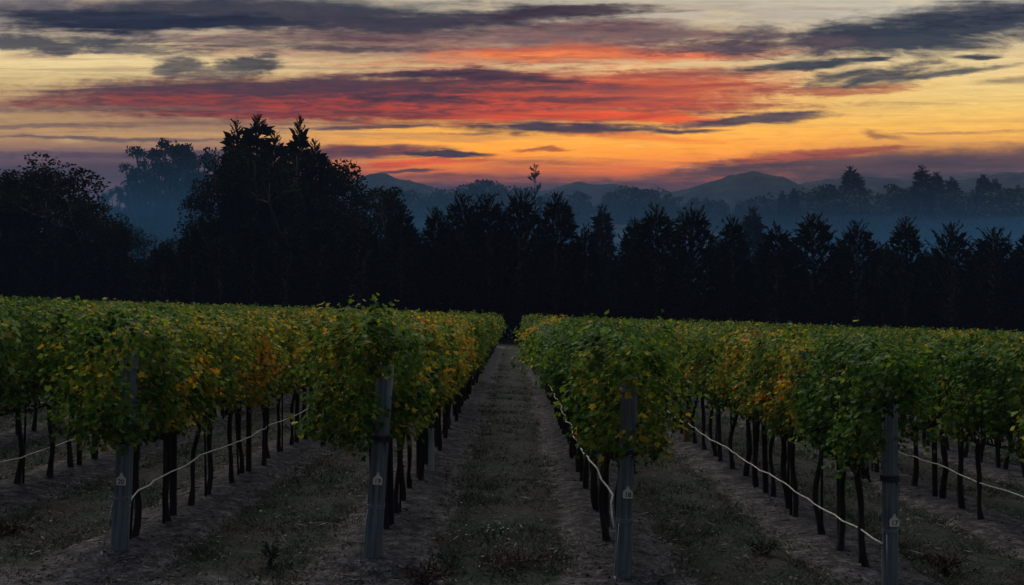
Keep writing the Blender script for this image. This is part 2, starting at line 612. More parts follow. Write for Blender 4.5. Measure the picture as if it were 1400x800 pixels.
M_TWIG = plain('tree_twig', (.022, .019, .017, 1), .95)
M_CANE = plain('vine_cane', (.05, .035, .022, 1), .8)
M_POST = wood('weathered_post', (.022, .028, .030, 1), (.20, .222, .220, 1), 30, .9, .85, 1.0)
M_STAKE = wood('dark_stake', (.012, .010, .010, 1), (.040, .030, .028, 1), 26, 1.5, .9, .6)
M_HOSE = plain('pale_hose', (.82, .76, .68, 1), .5, 0, .35)
M_TAG = plain('cream_tag', (.66, .60, .44, 1), .5, 0, .1)
M_INK = plain('black_ink', (.012, .012, .012, 1), .7)
M_WIRE = plain('galvanised_wire', (.30, .31, .32, 1), .45, .8)
M_TIE = plain('black_tie', (.012, .012, .013, 1), .6)
M_TUBE_PALE = plain('pale_tube', (.42, .46, .42, 1), .5)
M_TUBE_RUST = plain('rusty_tube', (.24, .105, .05, 1), .6)
M_GRASS = leafy('grass_blade', [(0, (.010, .018, .014, 1)), (.4, (.021, .030, .023, 1)), (.7, (.042, .042, .036, 1)), (1, (.11, .098, .085, 1))], .2, rough=.8, spec=.1)
M_DRY = leafy('dry_weed', [(0, (.022, .017, .015, 1)), (.6, (.045, .033, .027, 1)), (1, (.09, .07, .05, 1))], .15, rough=.85, spec=.1)
M_LITTER = leafy('leaf_litter', [(0, (.020, .015, .014, 1)), (.5, (.065, .054, .050, 1)), (.85, (.16, .138, .13, 1)), (1, (.28, .245, .235, 1))], .1, rough=.8, spec=.15)
M_FLOWER = plain('white_petal', (.42, .43, .42, 1), .8)

# row layout (world x of each vine row; rows run away along +y)
ROWS = {}
ROWS[1], ROWS[2], ROWS[3], ROWS[4] = -3.67, -1.335, 0.965, 3.36
for i in range(5, 30):
    ROWS[i] = 3.36 + 2.36 * (i - 4)
for i in range(0, -25, -1):
    ROWS[i] = -3.67 - 2.35 * (1 - i)
ROW_START = {1: 9.25, 2: 9.3, 3: 9.05, 4: 9.0}
ROW_END = 66.0


def ground_material():
    m, t, b = material('vineyard_soil')
    geo = t.new('ShaderNodeNewGeometry')
    P = geo.outputs['Position']
    sp = t.new('ShaderNodeSeparateXYZ')
    t.l.new(P, sp.inputs[0])
    x, y = sp.outputs[0], sp.outputs[1]
    wob = t.math('MULTIPLY', t.math('SUBTRACT', t.noise(P, .9, 3), .5), .7)
    # distance to the nearest vine row (period 2.355 m)
    ph = t.math('DIVIDE', t.math('ADD', t.math('ADD', x, wob), 3.67 + 2.355 * 40), 2.355)
    fr = t.math('SUBTRACT', ph, t.math('FLOOR', ph))
    dist = t.math('MULTIPLY', t.math('MINIMUM', fr, t.math('SUBTRACT', 1.0, fr)), 2.355)
    n1 = t.noise(P, 1.3, 6, .6)
    n2 = t.noise(P, 7, 6, .65)
    n3 = t.noise(P, 30, 4, .6)
    n4 = t.noise(P, .35, 3)
    soil = t.ramp(t.math('ADD', t.math('MULTIPLY', n2, .6), t.math('MULTIPLY', n3, .4)),
                  [(.36, (.010, .0095, .011, 1)), (.5, (.036, .034, .038, 1)), (.6, (.092, .084, .091, 1)), (.72, (.23, .205, .215, 1))])
    turf = t.ramp(t.math('ADD', t.math('MULTIPLY', n2, .5), t.math('MULTIPLY', n3, .5)),
                  [(.32, (.003, .005, .005, 1)), (.5, (.010, .014, .0125, 1)), (.68, (.030, .036, .031, 1))])
    brown = t.ramp(n2, [(.3, (.006, .005, .0055, 1)), (.7, (.028, .023, .0225, 1))])
    turf = t.mix(t.mapr(n1, .45, .62, 0, .8), turf, brown)
    g = t.math('ADD', t.mapr(dist, .35, .75), t.math('MULTIPLY', t.math('SUBTRACT', n1, .5), 1.1))
    c = t.mix(t.mapr(g, .3, .75), soil, turf)
    # bare headland in front of the row ends
    hd = t.math('ADD', t.mapr(y, 9.3, 8.2), t.math('MULTIPLY', t.math('SUBTRACT', n4, .5), 1.4))
    c = t.mix(t.mapr(hd, .45, 1.0, 0, .85), c, soil)
    # beyond the vines: dark rough grass
    c = t.mix(t.mapr(y, 66, 72), c, (.020, .023, .017, 1))
    c = t.mix(t.mapr(y, 76, 100), c, (.007, .009, .007, 1))       # leaf mould under the far woods
    t.l.new(c, b.inputs['Base Color'])
    b.inputs['Roughness'].default_value = .95
    b.inputs['Specular IOR Level'].default_value = .1
    hgt = t.math('ADD', t.math('MULTIPLY', n2, 1.0), t.math('MULTIPLY', n3, .5))
    bumped(t, b, hgt, .9, .05)
    return m


def fbm(x, y, s, oct=4, seed=0.0):
    out = np.zeros(np.broadcast(x, y).shape)
    it = np.nditer([x, y, out], op_flags=[['readonly'], ['readonly'], ['writeonly']])
    for a, b_, o in it:
        o[...] = mnoise.fractal(Vector((float(a) / s, float(b_) / s, seed)), 1.0, 2.0, oct)
    return out


def build_ground():
    xs = list(np.arange(-16, 16.01, .16))
    st, v = .16, 16.0
    while v < 1400:
        st *= 1.13
        v = min(v + st, 1400)
        xs += [v, -v]
    xs = np.array(sorted(xs))
    ys = list(np.arange(4, 30.01, .16))
    st, v = .16, 30.0
    while v < 1400:
        st = min(st * 1.08, 25)
        v = min(v + st, 1400)
        ys.append(v)
    st, v = .16, 4.0
    while v > -60:
        st *= 1.2
        v = max(v - st, -60)
        ys.append(v)
    ys = np.array(sorted(ys))
    gx, gy = np.meshgrid(xs, ys)
    z = ground_z(gx, gy)
    near = (np.abs(gx) < 30) & (gy > 0) & (gy < 60)
    bump = np.zeros_like(z)
    bump[near] = fbm(gx[near], gy[near], 1.1, 4, 3.0) * .035 + fbm(gx[near], gy[near], .35, 3, 9.0) * .016
    z = z + bump
    ph = np.mod((gx + 3.67) / 2.355, 1.0)
    dr = np.minimum(ph, 1 - ph) * 2.355
    infield = (gy > 9) & (gy < 67)
    z = z + infield * (.05 * np.exp(-(dr / .4) ** 2) - .035 * np.exp(-((dr - .62) / .13) ** 2))
    nx, ny = len(xs), len(ys)
    idx = np.arange(nx * ny).reshape(ny, nx)
    q = np.stack([idx[:-1, :-1], idx[:-1, 1:], idx[1:, 1:], idx[1:, :-1]], -1).reshape(-1, 4)
    me = mesh_np('ground', np.stack([gx, gy, z], -1).reshape(-1, 3), [q], [ground_material()], smooth=True)
    o = link('ground', me)
    o['kind'] = 'structure'


build_ground()


def hill_material():
    m, t, b = material('wooded_slope')
    geo = t.new('ShaderNodeNewGeometry')
    n = t.noise(geo.outputs['Position'], .05, 6, .65)
    t.l.new(t.ramp(n, [(.35, (.016, .019, .019, 1)), (.65, (.036, .040, .036, 1))]), b.inputs['Base Color'])
    b.inputs['Roughness'].default_value = 1
    b.inputs['Specular IOR Level'].default_value = 0
    bumped(t, b, n, .8, 6)
    return m


M_HILL = hill_material()


def mountain(name, prof, dist, depth, seed):
    xs = np.linspace(px_x(prof[0][0], dist), px_x(prof[-1][0], dist), 170)
    hz = np.interp(xs, [px_x(p, dist) for p, _ in prof], [px_z(q, dist) for _, q in prof])
    k = np.hanning(9)
    hs = np.convolve(np.pad(hz, 4, mode='edge'), k / k.sum(), 'valid')
    ts = np.linspace(-1, 1, 45)
    gx, gt = np.meshgrid(xs, ts)
    fall = np.cos(gt * math.pi / 2) ** 1.4
    h = np.tile(hs, (len(ts), 1))
    z = -8 + (h + 8) * fall
    z = z + fbm(gx, gt * depth, 45, 5, seed) * 5.0 * np.sqrt(fall) * np.clip(h / 60, .2, 1) + fbm(gx, gt * depth, 9, 3, seed + 4) * 1.1 * np.sqrt(fall)
    idx = np.arange(gx.size).reshape(gx.shape)
    q = np.stack([idx[:-1, :-1], idx[:-1, 1:], idx[1:, 1:], idx[1:, :-1]], -1).reshape(-1, 4)
    me = mesh_np(name, np.stack([gx, dist + gt * depth, z], -1).reshape(-1, 3), [q], [M_HILL], smooth=True)
    o = link(name, me)
    o['kind'] = 'structure'


mountain('mountain', [(780, 330), (850, 287), (920, 262), (960, 256), (1000, 243), (1040, 234), (1065, 239), (1090, 251), (1110, 261), (1150, 282), (1230, 330)], 830, 130, 1.5)
mountain('hill', [(150, 330), (260, 262), (380, 256), (470, 250), (515, 241), (545, 247), (575, 249), (600, 259), (640, 276), (720, 330)], 760, 110, 6.5)
mountain('hills', [(560, 330), (640, 276), (700, 262), (750, 257), (790, 249), (815, 256), (838, 251), (862, 261), (920, 264), (1000, 262), (1080, 255), (1150, 246), (1185, 243), (1240, 250),
                   (1290, 248), (1340, 240), (1400, 239), (1480, 246), (1560, 262), (1700, 330)], 1020, 170, 11.5)

# ------------------------------------------------------------------ trees
def rnd_dirs(n):
    v = RNG.normal(size=(n, 3))
    return v / np.linalg.norm(v, axis=1)[:, None]


def blades(mb, base, direc, length, width, tint, mat=0):
    """thin quads (needle sprays): base (n,3), direc (n,3) unit."""
    n = len(base)
    side = np.cross(direc, rnd_dirs(n))
    side /= np.linalg.norm(side, axis=1)[:, None] + 1e-9
    L = np.asarray(length).reshape(-1, 1) * np.ones((n, 1))
    W = np.asarray(width).reshape(-1, 1) * np.ones((n, 1))
    v = np.empty((n, 4, 3))
    v[:, 0] = base
    v[:, 1] = base + direc * L * .5 + side * W
    v[:, 2] = base + direc * L
    v[:, 3] = base + direc * L * .5 - side * W
    mb.add(v.reshape(-1, 3), np.arange(4 * n).reshape(n, 4), None, mat, np.repeat(np.asarray(tint) * np.ones(n), 4))


def make_conifer(H=11.0, rmax=2.6, seed=0, sparse=False, narrow=False, clear=.10):
    """trunk mesh and crown mesh of a whorled conifer, upswept towards the top"""
    rs = np.random.default_rng(seed)
    random.seed(seed)
    tb, cb = MB(), MB()
    n = 9
    bend = [(rs.normal(0, .04) * H * .1, rs.normal(0, .04) * H * .1) for _ in range(n)]
    pts = [(bend[i][0] * i / n, bend[i][1] * i / n, H * .985 * i / (n - 1)) for i in range(n)]
    r0 = H * .016
    tb.tube([(0, 0, -.4)] + pts, [r0 * 1.3] + [r0 * (1 - .93 * i / (n - 1)) for i in range(n)], 8)
    z = H * clear
    step = H * (.055 if sparse else .036)
    while z < H * .97:
        f = z / H
        prof = (1 - f) ** (.98 if not narrow else .8) * (1.0 if f > .25 else .75 + f)
        nb = (5 if sparse else 6)
        a0 = rs.uniform(0, 6.28)
        for k in range(nb):
            if rs.random() < (.18 if sparse else .06):
                continue
            L = rmax * prof * rs.uniform(.60, 1.30) + .22
            a = a0 + 6.28 * k / nb + rs.normal(0, .25)
            up = (.16 + 1.05 * f ** 1.3) if not sparse else .10 + .25 * f
            if narrow:
                up = .22 + .55 * f
            zz = z + rs.normal(0, step * .5)
            segs = 5
            br = []
            for s in range(segs + 1):
                u = s / segs
                br.append((math.cos(a) * L * u, math.sin(a) * L * u, zz + L * (up * u + .18 * u * u - (.16 * math.sin(u * 3.14) if f < .5 else 0))))
            cb.tube(br, [.035 * (1 - .8 * s / segs) * H / 11 for s in range(segs + 1)], 3, 1, .3, False)
            nn = int(max(9, L * (23 if not sparse else 42) * (2.2 if narrow else 1)))
            u = rs.uniform(.12, 1.0, nn) ** .8
            base = np.stack([np.interp(u, np.linspace(0, 1, segs + 1), [b[i] for b in br]) for i in range(3)], -1)
            out = np.array([math.cos(a), math.sin(a), up + .25])
            dd = out[None] * rs.uniform(.5, 1.2, (nn, 1)) + rs.normal(0, .36, (nn, 3)) * np.array([1, 1, .7])
            dd /= np.linalg.norm(dd, axis=1)[:, None]
            ln = rs.uniform(.26, .62, nn) * H / 11 * (.55 if narrow else 1) * (1 - .35 * f) * (1.0 if not sparse else .8)
            blades(cb, base, dd, ln, ln * rs.uniform(.07, .15, nn), rs.uniform(.1, .9, nn))
        z += step * rs.uniform(.8, 1.2) * (1 - .35 * f)
    # inner shade twigs keep the heart of the tree closed
    if not sparse:
        nn = 700
        zz = rs.uniform(clear * .8, .93, nn)
        rr = rmax * (1 - zz) ** .7 * np.sqrt(rs.uniform(0, 1, nn)) * .8
        th = rs.uniform(0, 6.28, nn)
        base = np.stack([rr * np.cos(th), rr * np.sin(th), zz * H], -1)
        dd = np.stack([np.cos(th), np.sin(th), rs.uniform(-.3, .8, nn)], -1)
        dd /= np.linalg.norm(dd, axis=1)[:, None]
        ln = rs.uniform(.5, .9, nn) * H / 11
        blades(cb, base, dd, ln, ln * .22, rs.uniform(.0, .5, nn))
    # leader
    nn = 30
    zz = rs.uniform(.90, 1.0, nn) * H
    base = np.stack([np.zeros(nn), np.zeros(nn), zz], -1)
    dd = rs.normal(0, .45, (nn, 3)) + np.array([0, 0, 1.0])
    dd /= np.linalg.norm(dd, axis=1)[:, None]
    blades(cb, base, dd, rs.uniform(.25, .55, nn) * H / 11, .05, rs.uniform(.2, .9, nn))
    return tb.mesh('trunk', [M_BARK], True), cb.mesh('crown', [M_CONIFER, M_TWIG])


def make_broadleaf(H=15.0, W=6.0, seed=0, clumps=110, per=56, leaf=.30, umbrella=False, low=.12, mat=None):
    rs = np.random.default_rng(seed)
    random.seed(seed + 5)
    tb, cb = MB(), MB()
    fork = H * (.30 if not umbrella else .38)
    r0 = H * .022
    tb.tube([(0, 0, -.5), (0, 0, .3), (rs.normal(0, .1), rs.normal(0, .1), fork * .6), (rs.normal(0, .2), rs.normal(0, .2), fork)],
            [r0 * 1.5, r0 * 1.15, r0 * .9, r0 * .75], 8, wob=.15)
    heads = []
    lobes = []
    nl = rs.integers(7, 10) if not umbrella else rs.integers(30, 38)
    for i in range(nl):
        th = 6.28 * i / nl + rs.normal(0, .3)
        if umbrella:
            th = rs.uniform(0, 6.28)
            hz_ = .42 + .52 * rs.beta(1.8, 1.5)
            rr = W * rs.uniform(.1, 1.0) * (1.1 - 1.6 * abs(hz_ - .66))
            c = np.array([math.cos(th) * rr, math.sin(th) * rr, H * hz_])
            s = np.array([1, 1, .6]) * W * rs.uniform(.12, .24)
        else:
            rr = W * rs.uniform(.25, .72)
            c = np.array([math.cos(th) * rr, math.sin(th) * rr, H * rs.uniform(.38, .80)])
            s = np.array([1, 1, 1.05]) * W * rs.uniform(.32, .50)
        lobes.append((c, s))
    if not umbrella:
        lobes.append((np.array([0, 0, H * .80]), np.array([.42, .42, .6]) * W))
        lobes.append((np.array([0, 0, H * .45]), np.array([.7, .7, .8]) * W * .8))
        if low < .2:
            for i in range(4):
                th = rs.uniform(0, 6.28)
                lobes.append((np.array([math.cos(th) * W * .55, math.sin(th) * W * .55, H * .2]), np.array([.4, .4, .42]) * W))
    for c, s in lobes:
        p0 = np.array([0, 0, fork * rs.uniform(.75, 1.0)])
        mid = p0 * .45 + c * .55 + rs.normal(0, .05 * W, 3) + np.array([0, 0, -.04 * H])
        tb.tube([p0, mid, c, c + np.array([0, 0, s[2] * .5])], [r0 * .5, r0 * .33, r0 * .2, r0 * .06], 5)
    zmax = H
    total = 0
    for ci in range(clumps):
        c, s = lobes[rs.integers(len(lobes))]
        d = rs.normal(size=3)
        d /= np.linalg.norm(d)
        if d[2] < -.5:
            d[2] *= -.6
        cen = c + d * s * rs.uniform(.55, 1.0)
        if cen[2] > zmax * .985:
            cen[2] = zmax * .985 - rs.uniform(0, .5)
        cr = W * rs.uniform(.10, .19) * (1 if not umbrella else .72)
        # twig to the clump
        if ci % 2 == 0:
            tb.tube([c, (c + cen) / 2 + rs.normal(0, .05 * W, 3), cen], [r0 * .13, r0 * .09, r0 * .03], 3, cap=False)
        n = per
        off = rnd_dirs(n) * (rs.uniform(.15, 1, (n, 1)) ** .5) * cr * np.array([1.15, 1.15, .8])
        base = cen + off
        dd = off / (np.linalg.norm(off, axis=1)[:, None] + 1e-6) + rs.normal(0, .6, (n, 3)) + np.array([0, 0, .15])
        dd /= np.linalg.norm(dd, axis=1)[:, None]
        ln = leaf * rs.uniform(.6, 1.3, n)
        blades(cb, base, dd, ln, ln * rs.uniform(.28, .45, n), np.clip(rs.normal(.45, .2, n) + rs.normal(0, .15), 0, 1))
        total += n
    f = H / max(float(v[:, 2].max()) for v in cb.v)          # the crown tops out at H
    cb.v = [v * f for v in cb.v]
    tb.v = [v * f for v in tb.v]
    return tb.mesh('trunk', [M_BARK], True), cb.mesh('crown', [mat or M_BROAD])


ORD = ['first', 'second', 'third', 'fourth', 'fifth', 'sixth', 'seventh', 'eighth', 'ninth', 'tenth', 'eleventh', 'twelfth', 'thirteenth',
       'fourteenth', 'fifteenth', 'sixteenth', 'seventeenth', 'eighteenth', 'nineteenth']
TENS = {2: 'twent', 3: 'thirt', 4: 'fort', 5: 'fift', 6: 'sixt', 7: 'sevent', 8: 'eight', 9: 'ninet'}


def ordinal(n):
    if n < 20:
        return ORD[n - 1]
    if n % 10 == 0:
        return TENS[n // 10] + 'ieth'
    return TENS[n // 10] + 'y-' + ORD[n % 10 - 1]


def put_tree(name, meshes, x, y, H, H0, label, cat, group=None, wide=1.0, rz=None):
    s = H / H0
    o = empty(name, (x, y, gz(x, y)), random.uniform(0, 6.28) if rz is None else rz, (s * wide, s * wide, s))
    tag(o, label, cat, group)
    link('trunk', meshes[0], o)
    link('crown', meshes[1], o)
    return o


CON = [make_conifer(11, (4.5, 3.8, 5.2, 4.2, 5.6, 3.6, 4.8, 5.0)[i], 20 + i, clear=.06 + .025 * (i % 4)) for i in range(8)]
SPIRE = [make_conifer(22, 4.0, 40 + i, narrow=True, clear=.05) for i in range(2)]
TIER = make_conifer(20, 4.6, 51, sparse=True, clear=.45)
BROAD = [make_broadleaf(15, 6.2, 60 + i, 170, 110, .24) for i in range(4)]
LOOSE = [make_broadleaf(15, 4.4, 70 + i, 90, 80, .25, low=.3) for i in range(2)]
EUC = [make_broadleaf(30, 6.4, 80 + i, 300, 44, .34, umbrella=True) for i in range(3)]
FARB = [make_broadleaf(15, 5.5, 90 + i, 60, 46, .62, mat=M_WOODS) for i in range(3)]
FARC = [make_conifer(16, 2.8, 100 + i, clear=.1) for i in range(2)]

random.seed(101)
# windbreak of conifers beyond the vine rows: front line read off the photograph (px, top py)
front = [(222, 335), (262, 300), (300, 318), (345, 296), (392, 310), (440, 300), (492, 292), (548, 282), (596, 280), (632, 268), (668, 264), (712, 268),
         (762, 266), (800, 300), (868, 290), (897, 281), (946, 286), (1002, 286), (1062, 300), (1112, 292), (1172, 306), (1238, 300), (1300, 296), (1358, 300), (1412, 306), (1462, 304)]
for i, (px, py) in enumerate(front):
    d = 80 + random.uniform(-1.2, 1.2)
    x = px_x(px, d)
    H = px_z(py + random.uniform(-7, 9) + (7 if px > 780 else 3), d) - gz(x, d)
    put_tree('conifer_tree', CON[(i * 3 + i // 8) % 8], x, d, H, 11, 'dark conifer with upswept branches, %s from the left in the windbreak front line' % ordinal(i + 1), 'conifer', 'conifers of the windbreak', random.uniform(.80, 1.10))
k = 0
for d0, off in ((85.5, 0.0), (91.5, 2.0)):
    x = -52.0 + off
    j = 0
    while x < 52:
        d = d0 + random.uniform(-1, 1)
        pxx = 705 + x / d * FOC
        lim = np.interp(pxx, [-200, 200, 230, 420, 700, 800, 820, 850, 900, 1400, 1600], [300, 335, 345, 325, 308, 328, 346, 338, 336, 344, 344])
        H = px_z(lim + random.uniform(-8, 14), d) - gz(x, d)
        j += 1
        put_tree('conifer_tree', CON[(j * 5 + 2) % 8], x, d, H, 11,
                 'shaded conifer filling the windbreak, %s from the left in its %s line' % (ordinal(j), 'middle' if d0 < 88 else 'rear'), 'conifer', 'conifers of the windbreak', random.uniform(1.0, 1.3))
        x += random.uniform(3.6, 5.0)
def build_undergrowth():
    rs = np.random.default_rng(4)
    mb = MB()
    n = 9000
    x = rs.uniform(-58, 58, n)
    y = rs.uniform(82, 96, n)
    h = 1.2 + 1.3 * np.array([mnoise.noise(Vector((a / 2.5, b / 2.5, 1))) for a, b in zip(x, y)])
    z = ground_z(x, y) + np.clip(h, .3, 3) * rs.uniform(0, 1, n)
    dd = rs.normal(0, .6, (n, 3)) + np.array([0, 0, .6])
    dd /= np.linalg.norm(dd, axis=1)[:, None]
    ln = rs.uniform(.3, .75, n)
    blades(mb, np.stack([x, y, z], -1), dd, ln, ln * .3, rs.uniform(0, .8, n))
    o = link('undergrowth', mb.mesh('undergrowth', [M_BROAD]))
    tag(o, 'dark undergrowth beneath the conifers of the windbreak', 'undergrowth', kind='stuff')


build_undergrowth()
# tall clump left of centre
for i, (px, py, d, kind, wide, lab) in enumerate([
        (322, 166, 104, SPIRE[0], .8, 'tall dark evergreen, left spire of the tall clump left of centre'),
        (350, 156, 106, SPIRE[1], .9, 'tallest dark evergreen, twin tipped spire in the tall clump left of centre'),
        (374, 180, 103, SPIRE[0], .9, 'dark evergreen filling between the two spires of the tall clump'),
        (408, 160, 102, SPIRE[1], .6, 'slim dark evergreen spire on the right side of the tall clump'),
        (430, 192, 101, SPIRE[0], .8, 'lower dark evergreen sloping off the right side of the tall clump')]):
    x = px_x(px, d)
    put_tree('evergreen_tree', kind, x, d, px_z(py, d) - gz(x, d), 22, lab, 'tree', 'tall clump of dark evergreens', wide)
for px, py, d, m, wide, lab in [
        (302, 208, 101, BROAD[0], .72, 'dark rounded tree against the left flank of the tall evergreen clump'),
        (345, 190, 99, BROAD[1], 1.0, 'broad dark tree in front of the tall evergreen spires'),
        (405, 200, 98, BROAD[2], .9, 'dark bushy tree below the slim right spire of the tall clump'),
        (455, 215, 104, LOOSE[0], .9, 'open crowned tree with gaps just right of the tall evergreen clump'),
        (487, 214, 106, LOOSE[1], .95, 'open crowned tree against the glow, right end of the tall clump'),
        (522, 250, 99, BROAD[3], .7, 'small dark rounded tree right of the open crowned trees'),
        (15, 218, 96, BROAD[1], 1.0, 'broad dark tree at the left edge of the photo'),
        (70, 234, 94, BROAD[2], .9, 'dark rounded tree, second from the left edge'),
        (-50, 212, 97, BROAD[3], 1.0, 'broad dark tree cut by the left edge of the photo'),
        (120, 262, 92, BROAD[0], .75, 'dark tree stepping down towards the misty gap on the left'),
        (165, 300, 90, BROAD[1], .6, 'small dark tree beside the misty gap on the left'),
        (196, 318, 88, BROAD[3], .62, 'lowest bushy tree closing the bottom of the misty gap'),
        (238, 322, 89, BROAD[2], .6, 'low bushy tree on the right side of the misty gap')]:
    x = px_x(px, d)
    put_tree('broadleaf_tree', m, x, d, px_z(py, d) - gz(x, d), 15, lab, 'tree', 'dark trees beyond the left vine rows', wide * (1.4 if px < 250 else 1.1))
# eucalyptus in the haze
for px, py, d, m, wide, lab in [
        (228, 190, 205, EUC[0], .95, 'tallest hazy eucalyptus with umbrella shaped tufts in the misty gap'),
        (268, 196, 212, EUC[1], .95, 'hazy eucalyptus with feathery crown touching the dark evergreen clump'),
        (205, 215, 200, EUC[2], .9, 'hazy eucalyptus standing left of the tallest one in the gap'),
        (180, 244, 208, EUC[1], .85, 'shorter hazy eucalyptus at the left of the misty gap'),
        (158, 254, 215, EUC[0], .60, 'smallest hazy eucalyptus beside the dark trees on the left'),
        (248, 206, 216, EUC[2], .75, 'hazy eucalyptus between the two tallest in the misty gap')]:
    x = px_x(px, d)
    put_tree('eucalyptus_tree', m, x, d, px_z(py, d) - gz(x, d), 30, lab, 'tree', 'hazy eucalyptus trees', wide)
# the lone tiered pine above the windbreak
d = 150
x = px_x(731, d)
put_tree('pine_tree', TIER, x, d, px_z(228, d) - gz(x, d), 20, 'lone tiered pine rising above the windbreak at the centre', 'pine', None, .8)
d = 118
x = px_x(824, d)
put_tree('evergreen_tree', FARC[0], x, d, px_z(284, d) - gz(x, d), 16, 'misty evergreen in the gap of the windbreak right of centre', 'tree', None, 1.0)
d = 125
x = px_x(1030, d)
put_tree('evergreen_tree', FARC[1], x, d, px_z(285, d) - gz(x, d), 16, 'misty evergreen in the gap behind the windbreak below the mountain', 'tree', None, .95)
# skyline trees on the far ridge
sky_b = [(545, 256), (556, 262), (575, 262), (592, 268), (612, 256), (630, 252), (648, 258), (662, 244), (678, 246), (694, 252), (710, 254), (756, 262), (778, 264),
         (838, 262), (850, 252), (868, 256), (888, 258), (904, 256), (918, 264), (932, 284)]
for i, (px, py) in enumerate(sky_b):
    d = 395 + (i * 37) % 50
    x = px_x(px, d)
    H = max(9.0, px_z(py, d) - gz(x, d))
    put_tree('ridge_tree', FARB[i % 3], x, d, H, 15, 'hazy rounded tree on the central ridge skyline, %s from the left' % ordinal(i + 1), 'tree', 'trees on the far central ridge', random.uniform(1.1, 1.6))
sky_r = [(952, 274, 0), (970, 278, 0), (990, 277, 1), (1008, 280, 0), (1036, 268, 0), (1052, 262, 0), (1070, 262, 1), (1086, 258, 1), (1102, 256, 0), (1120, 254, 0), (1134, 250, 0),
         (1163, 228, 2), (1173, 238, 2), (1150, 254, 0), (1196, 260, 0), (1214, 252, 0), (1228, 256, 0), (1244, 262, 1), (1261, 228, 2), (1281, 236, 2), (1302, 243, 2), (1318, 258, 0), (1330, 260, 1), (1345, 239, 2),
         (1361, 246, 2), (1376, 256, 0), (1392, 254, 1), (1410, 252, 0), (1430, 256, 0)]
for i, (px, py, kd) in enumerate(sky_r):
    d = 330 + (i * 29) % 40 + (60 if px < 1020 else 0)
    x = px_x(px, d)
    H = max(9.0, px_z(py, d) - gz(x, d))
    if kd == 0:
        put_tree('ridge_tree', FARB[i % 3], x, d, H, 15, 'hazy rounded tree on the right ridge skyline, %s crown along it' % ordinal(i + 1), 'tree', 'trees on the far right ridge', random.uniform(1.15, 1.7))
    else:
        put_tree('ridge_conifer', FARC[i % 2], x, d, H, 16, 'hazy %s on the right ridge skyline, %s crown along it' % ('tall conifer spire' if kd == 2 else 'small conifer', ordinal(i + 1)), 'conifer', 'conifers on the far right ridge', 1.25 if kd == 2 else 1.0)


def build_woodland():
    """the hazy wooded slope below the skyline: one mass"""
    src = []
    for tm, cm in FARB + FARC:
        n = len(cm.vertices)
        co = np.empty(n * 3, np.float32)
        cm.vertices.foreach_get('co', co)
        nq = [tuple(p.vertices) for p in cm.polygons if len(p.vertices) == 4 and p.material_index == 0]
        H0 = 15 if len(src) < 3 else 16
        src.append((co.reshape(-1, 3) / H0, np.array(nq)))
    V, Q, T = [], [], []
    n0 = 0
    rs = np.random.default_rng(77)
    for i in range(660):
        y = rs.uniform(175, 430)
        x = rs.uniform(-.62, .62) * y
        co, q = src[rs.integers(len(src)) if rs.random() < .5 else rs.integers(3)]
        keep = rs.random(len(q)) < .6
        q = q[keep]
        H = rs.uniform(8.5, 14)
        a = rs.uniform(0, 6.28)
        c, s = math.cos(a), math.sin(a)
        used = np.unique(q)
        remap = np.full(len(co), -1)
        remap[used] = np.arange(len(used))
        v = co[used] * H
        v = np.stack([v[:, 0] * c - v[:, 1] * s, v[:, 0] * s + v[:, 1] * c, v[:, 2]], -1) + np.array([x, y, gz(x, y)])
        V.append(v)
        Q.append(remap[q] + n0)
        T.append(np.full(len(v), rs.uniform(.1, .9)))
        n0 += len(v)
    me = mesh_np('woodland', np.concatenate(V), [np.concatenate(Q)], [M_WOODS], tint=np.concatenate(T))
    o = link('woodland', me)
    tag(o, 'hazy wooded slope below the far skyline beyond the windbreak', 'woodland', kind='stuff')


build_woodland()

# ------------------------------------------------------------------ grapevines
LEAF2 = np.array([(0, .03), (.30, -.12), (.40, .18), (.58, .44), (.26, .58), (0, 1.02), (-.26, .58), (-.58, .44), (-.40, .18), (-.30, -.12)])
LEAF_V = np.vstack([np.array([[0, .36]]), LEAF2])
LEAF_Z = np.array([-.08] + [.0, .10, .02, .14, .02, -.18, .02, .14, .02, .10])
LEAF_T = np.array([(0, 1 + i, 1 + (i + 1) % 10) for i in range(10)])


def leaves(mb, pos, nrm, tip, size, tint, simple=False):
    """vine leaves: pos (n,3) petiole end, nrm facing, tip direction"""
    n = len(pos)
    nrm = nrm / (np.linalg.norm(nrm, axis=1)[:, None] + 1e-9)
    tip = tip - nrm * np.sum(tip * nrm, 1)[:, None]
    tip /= np.linalg.norm(tip, axis=1)[:, None] + 1e-9
    sd = np.cross(tip, nrm)
    if simple:
        tv = np.array([(0, -.08), (.5, .35), (0, 1.0), (-.5, .35)])
        tz = np.array([0, .08, -.1, .08])
        fc = np.array([(0, 1, 2, 3)])
    else:
        tv, tz, fc = LEAF_V, LEAF_Z, LEAF_T
    k = len(tv)
    s = size[:, None, None]
    cup = RNG.uniform(-.6, 1.8, n)[:, None, None]
    v = pos[:, None] + (sd[:, None] * tv[None, :, :1] + tip[:, None] * tv[None, :, 1:] + nrm[:, None] * tz[None, :, None] * cup) * s
    f = (fc[None] + (np.arange(n) * k)[:, None, None]).reshape(-1, fc.shape[1])
    tt = np.repeat(tint, k)
    if simple:
        mb.add(v.reshape(-1, 3), f, None, 0, tt)
    else:
        mb.add(v.reshape(-1, 3), None, f, 0, tt)


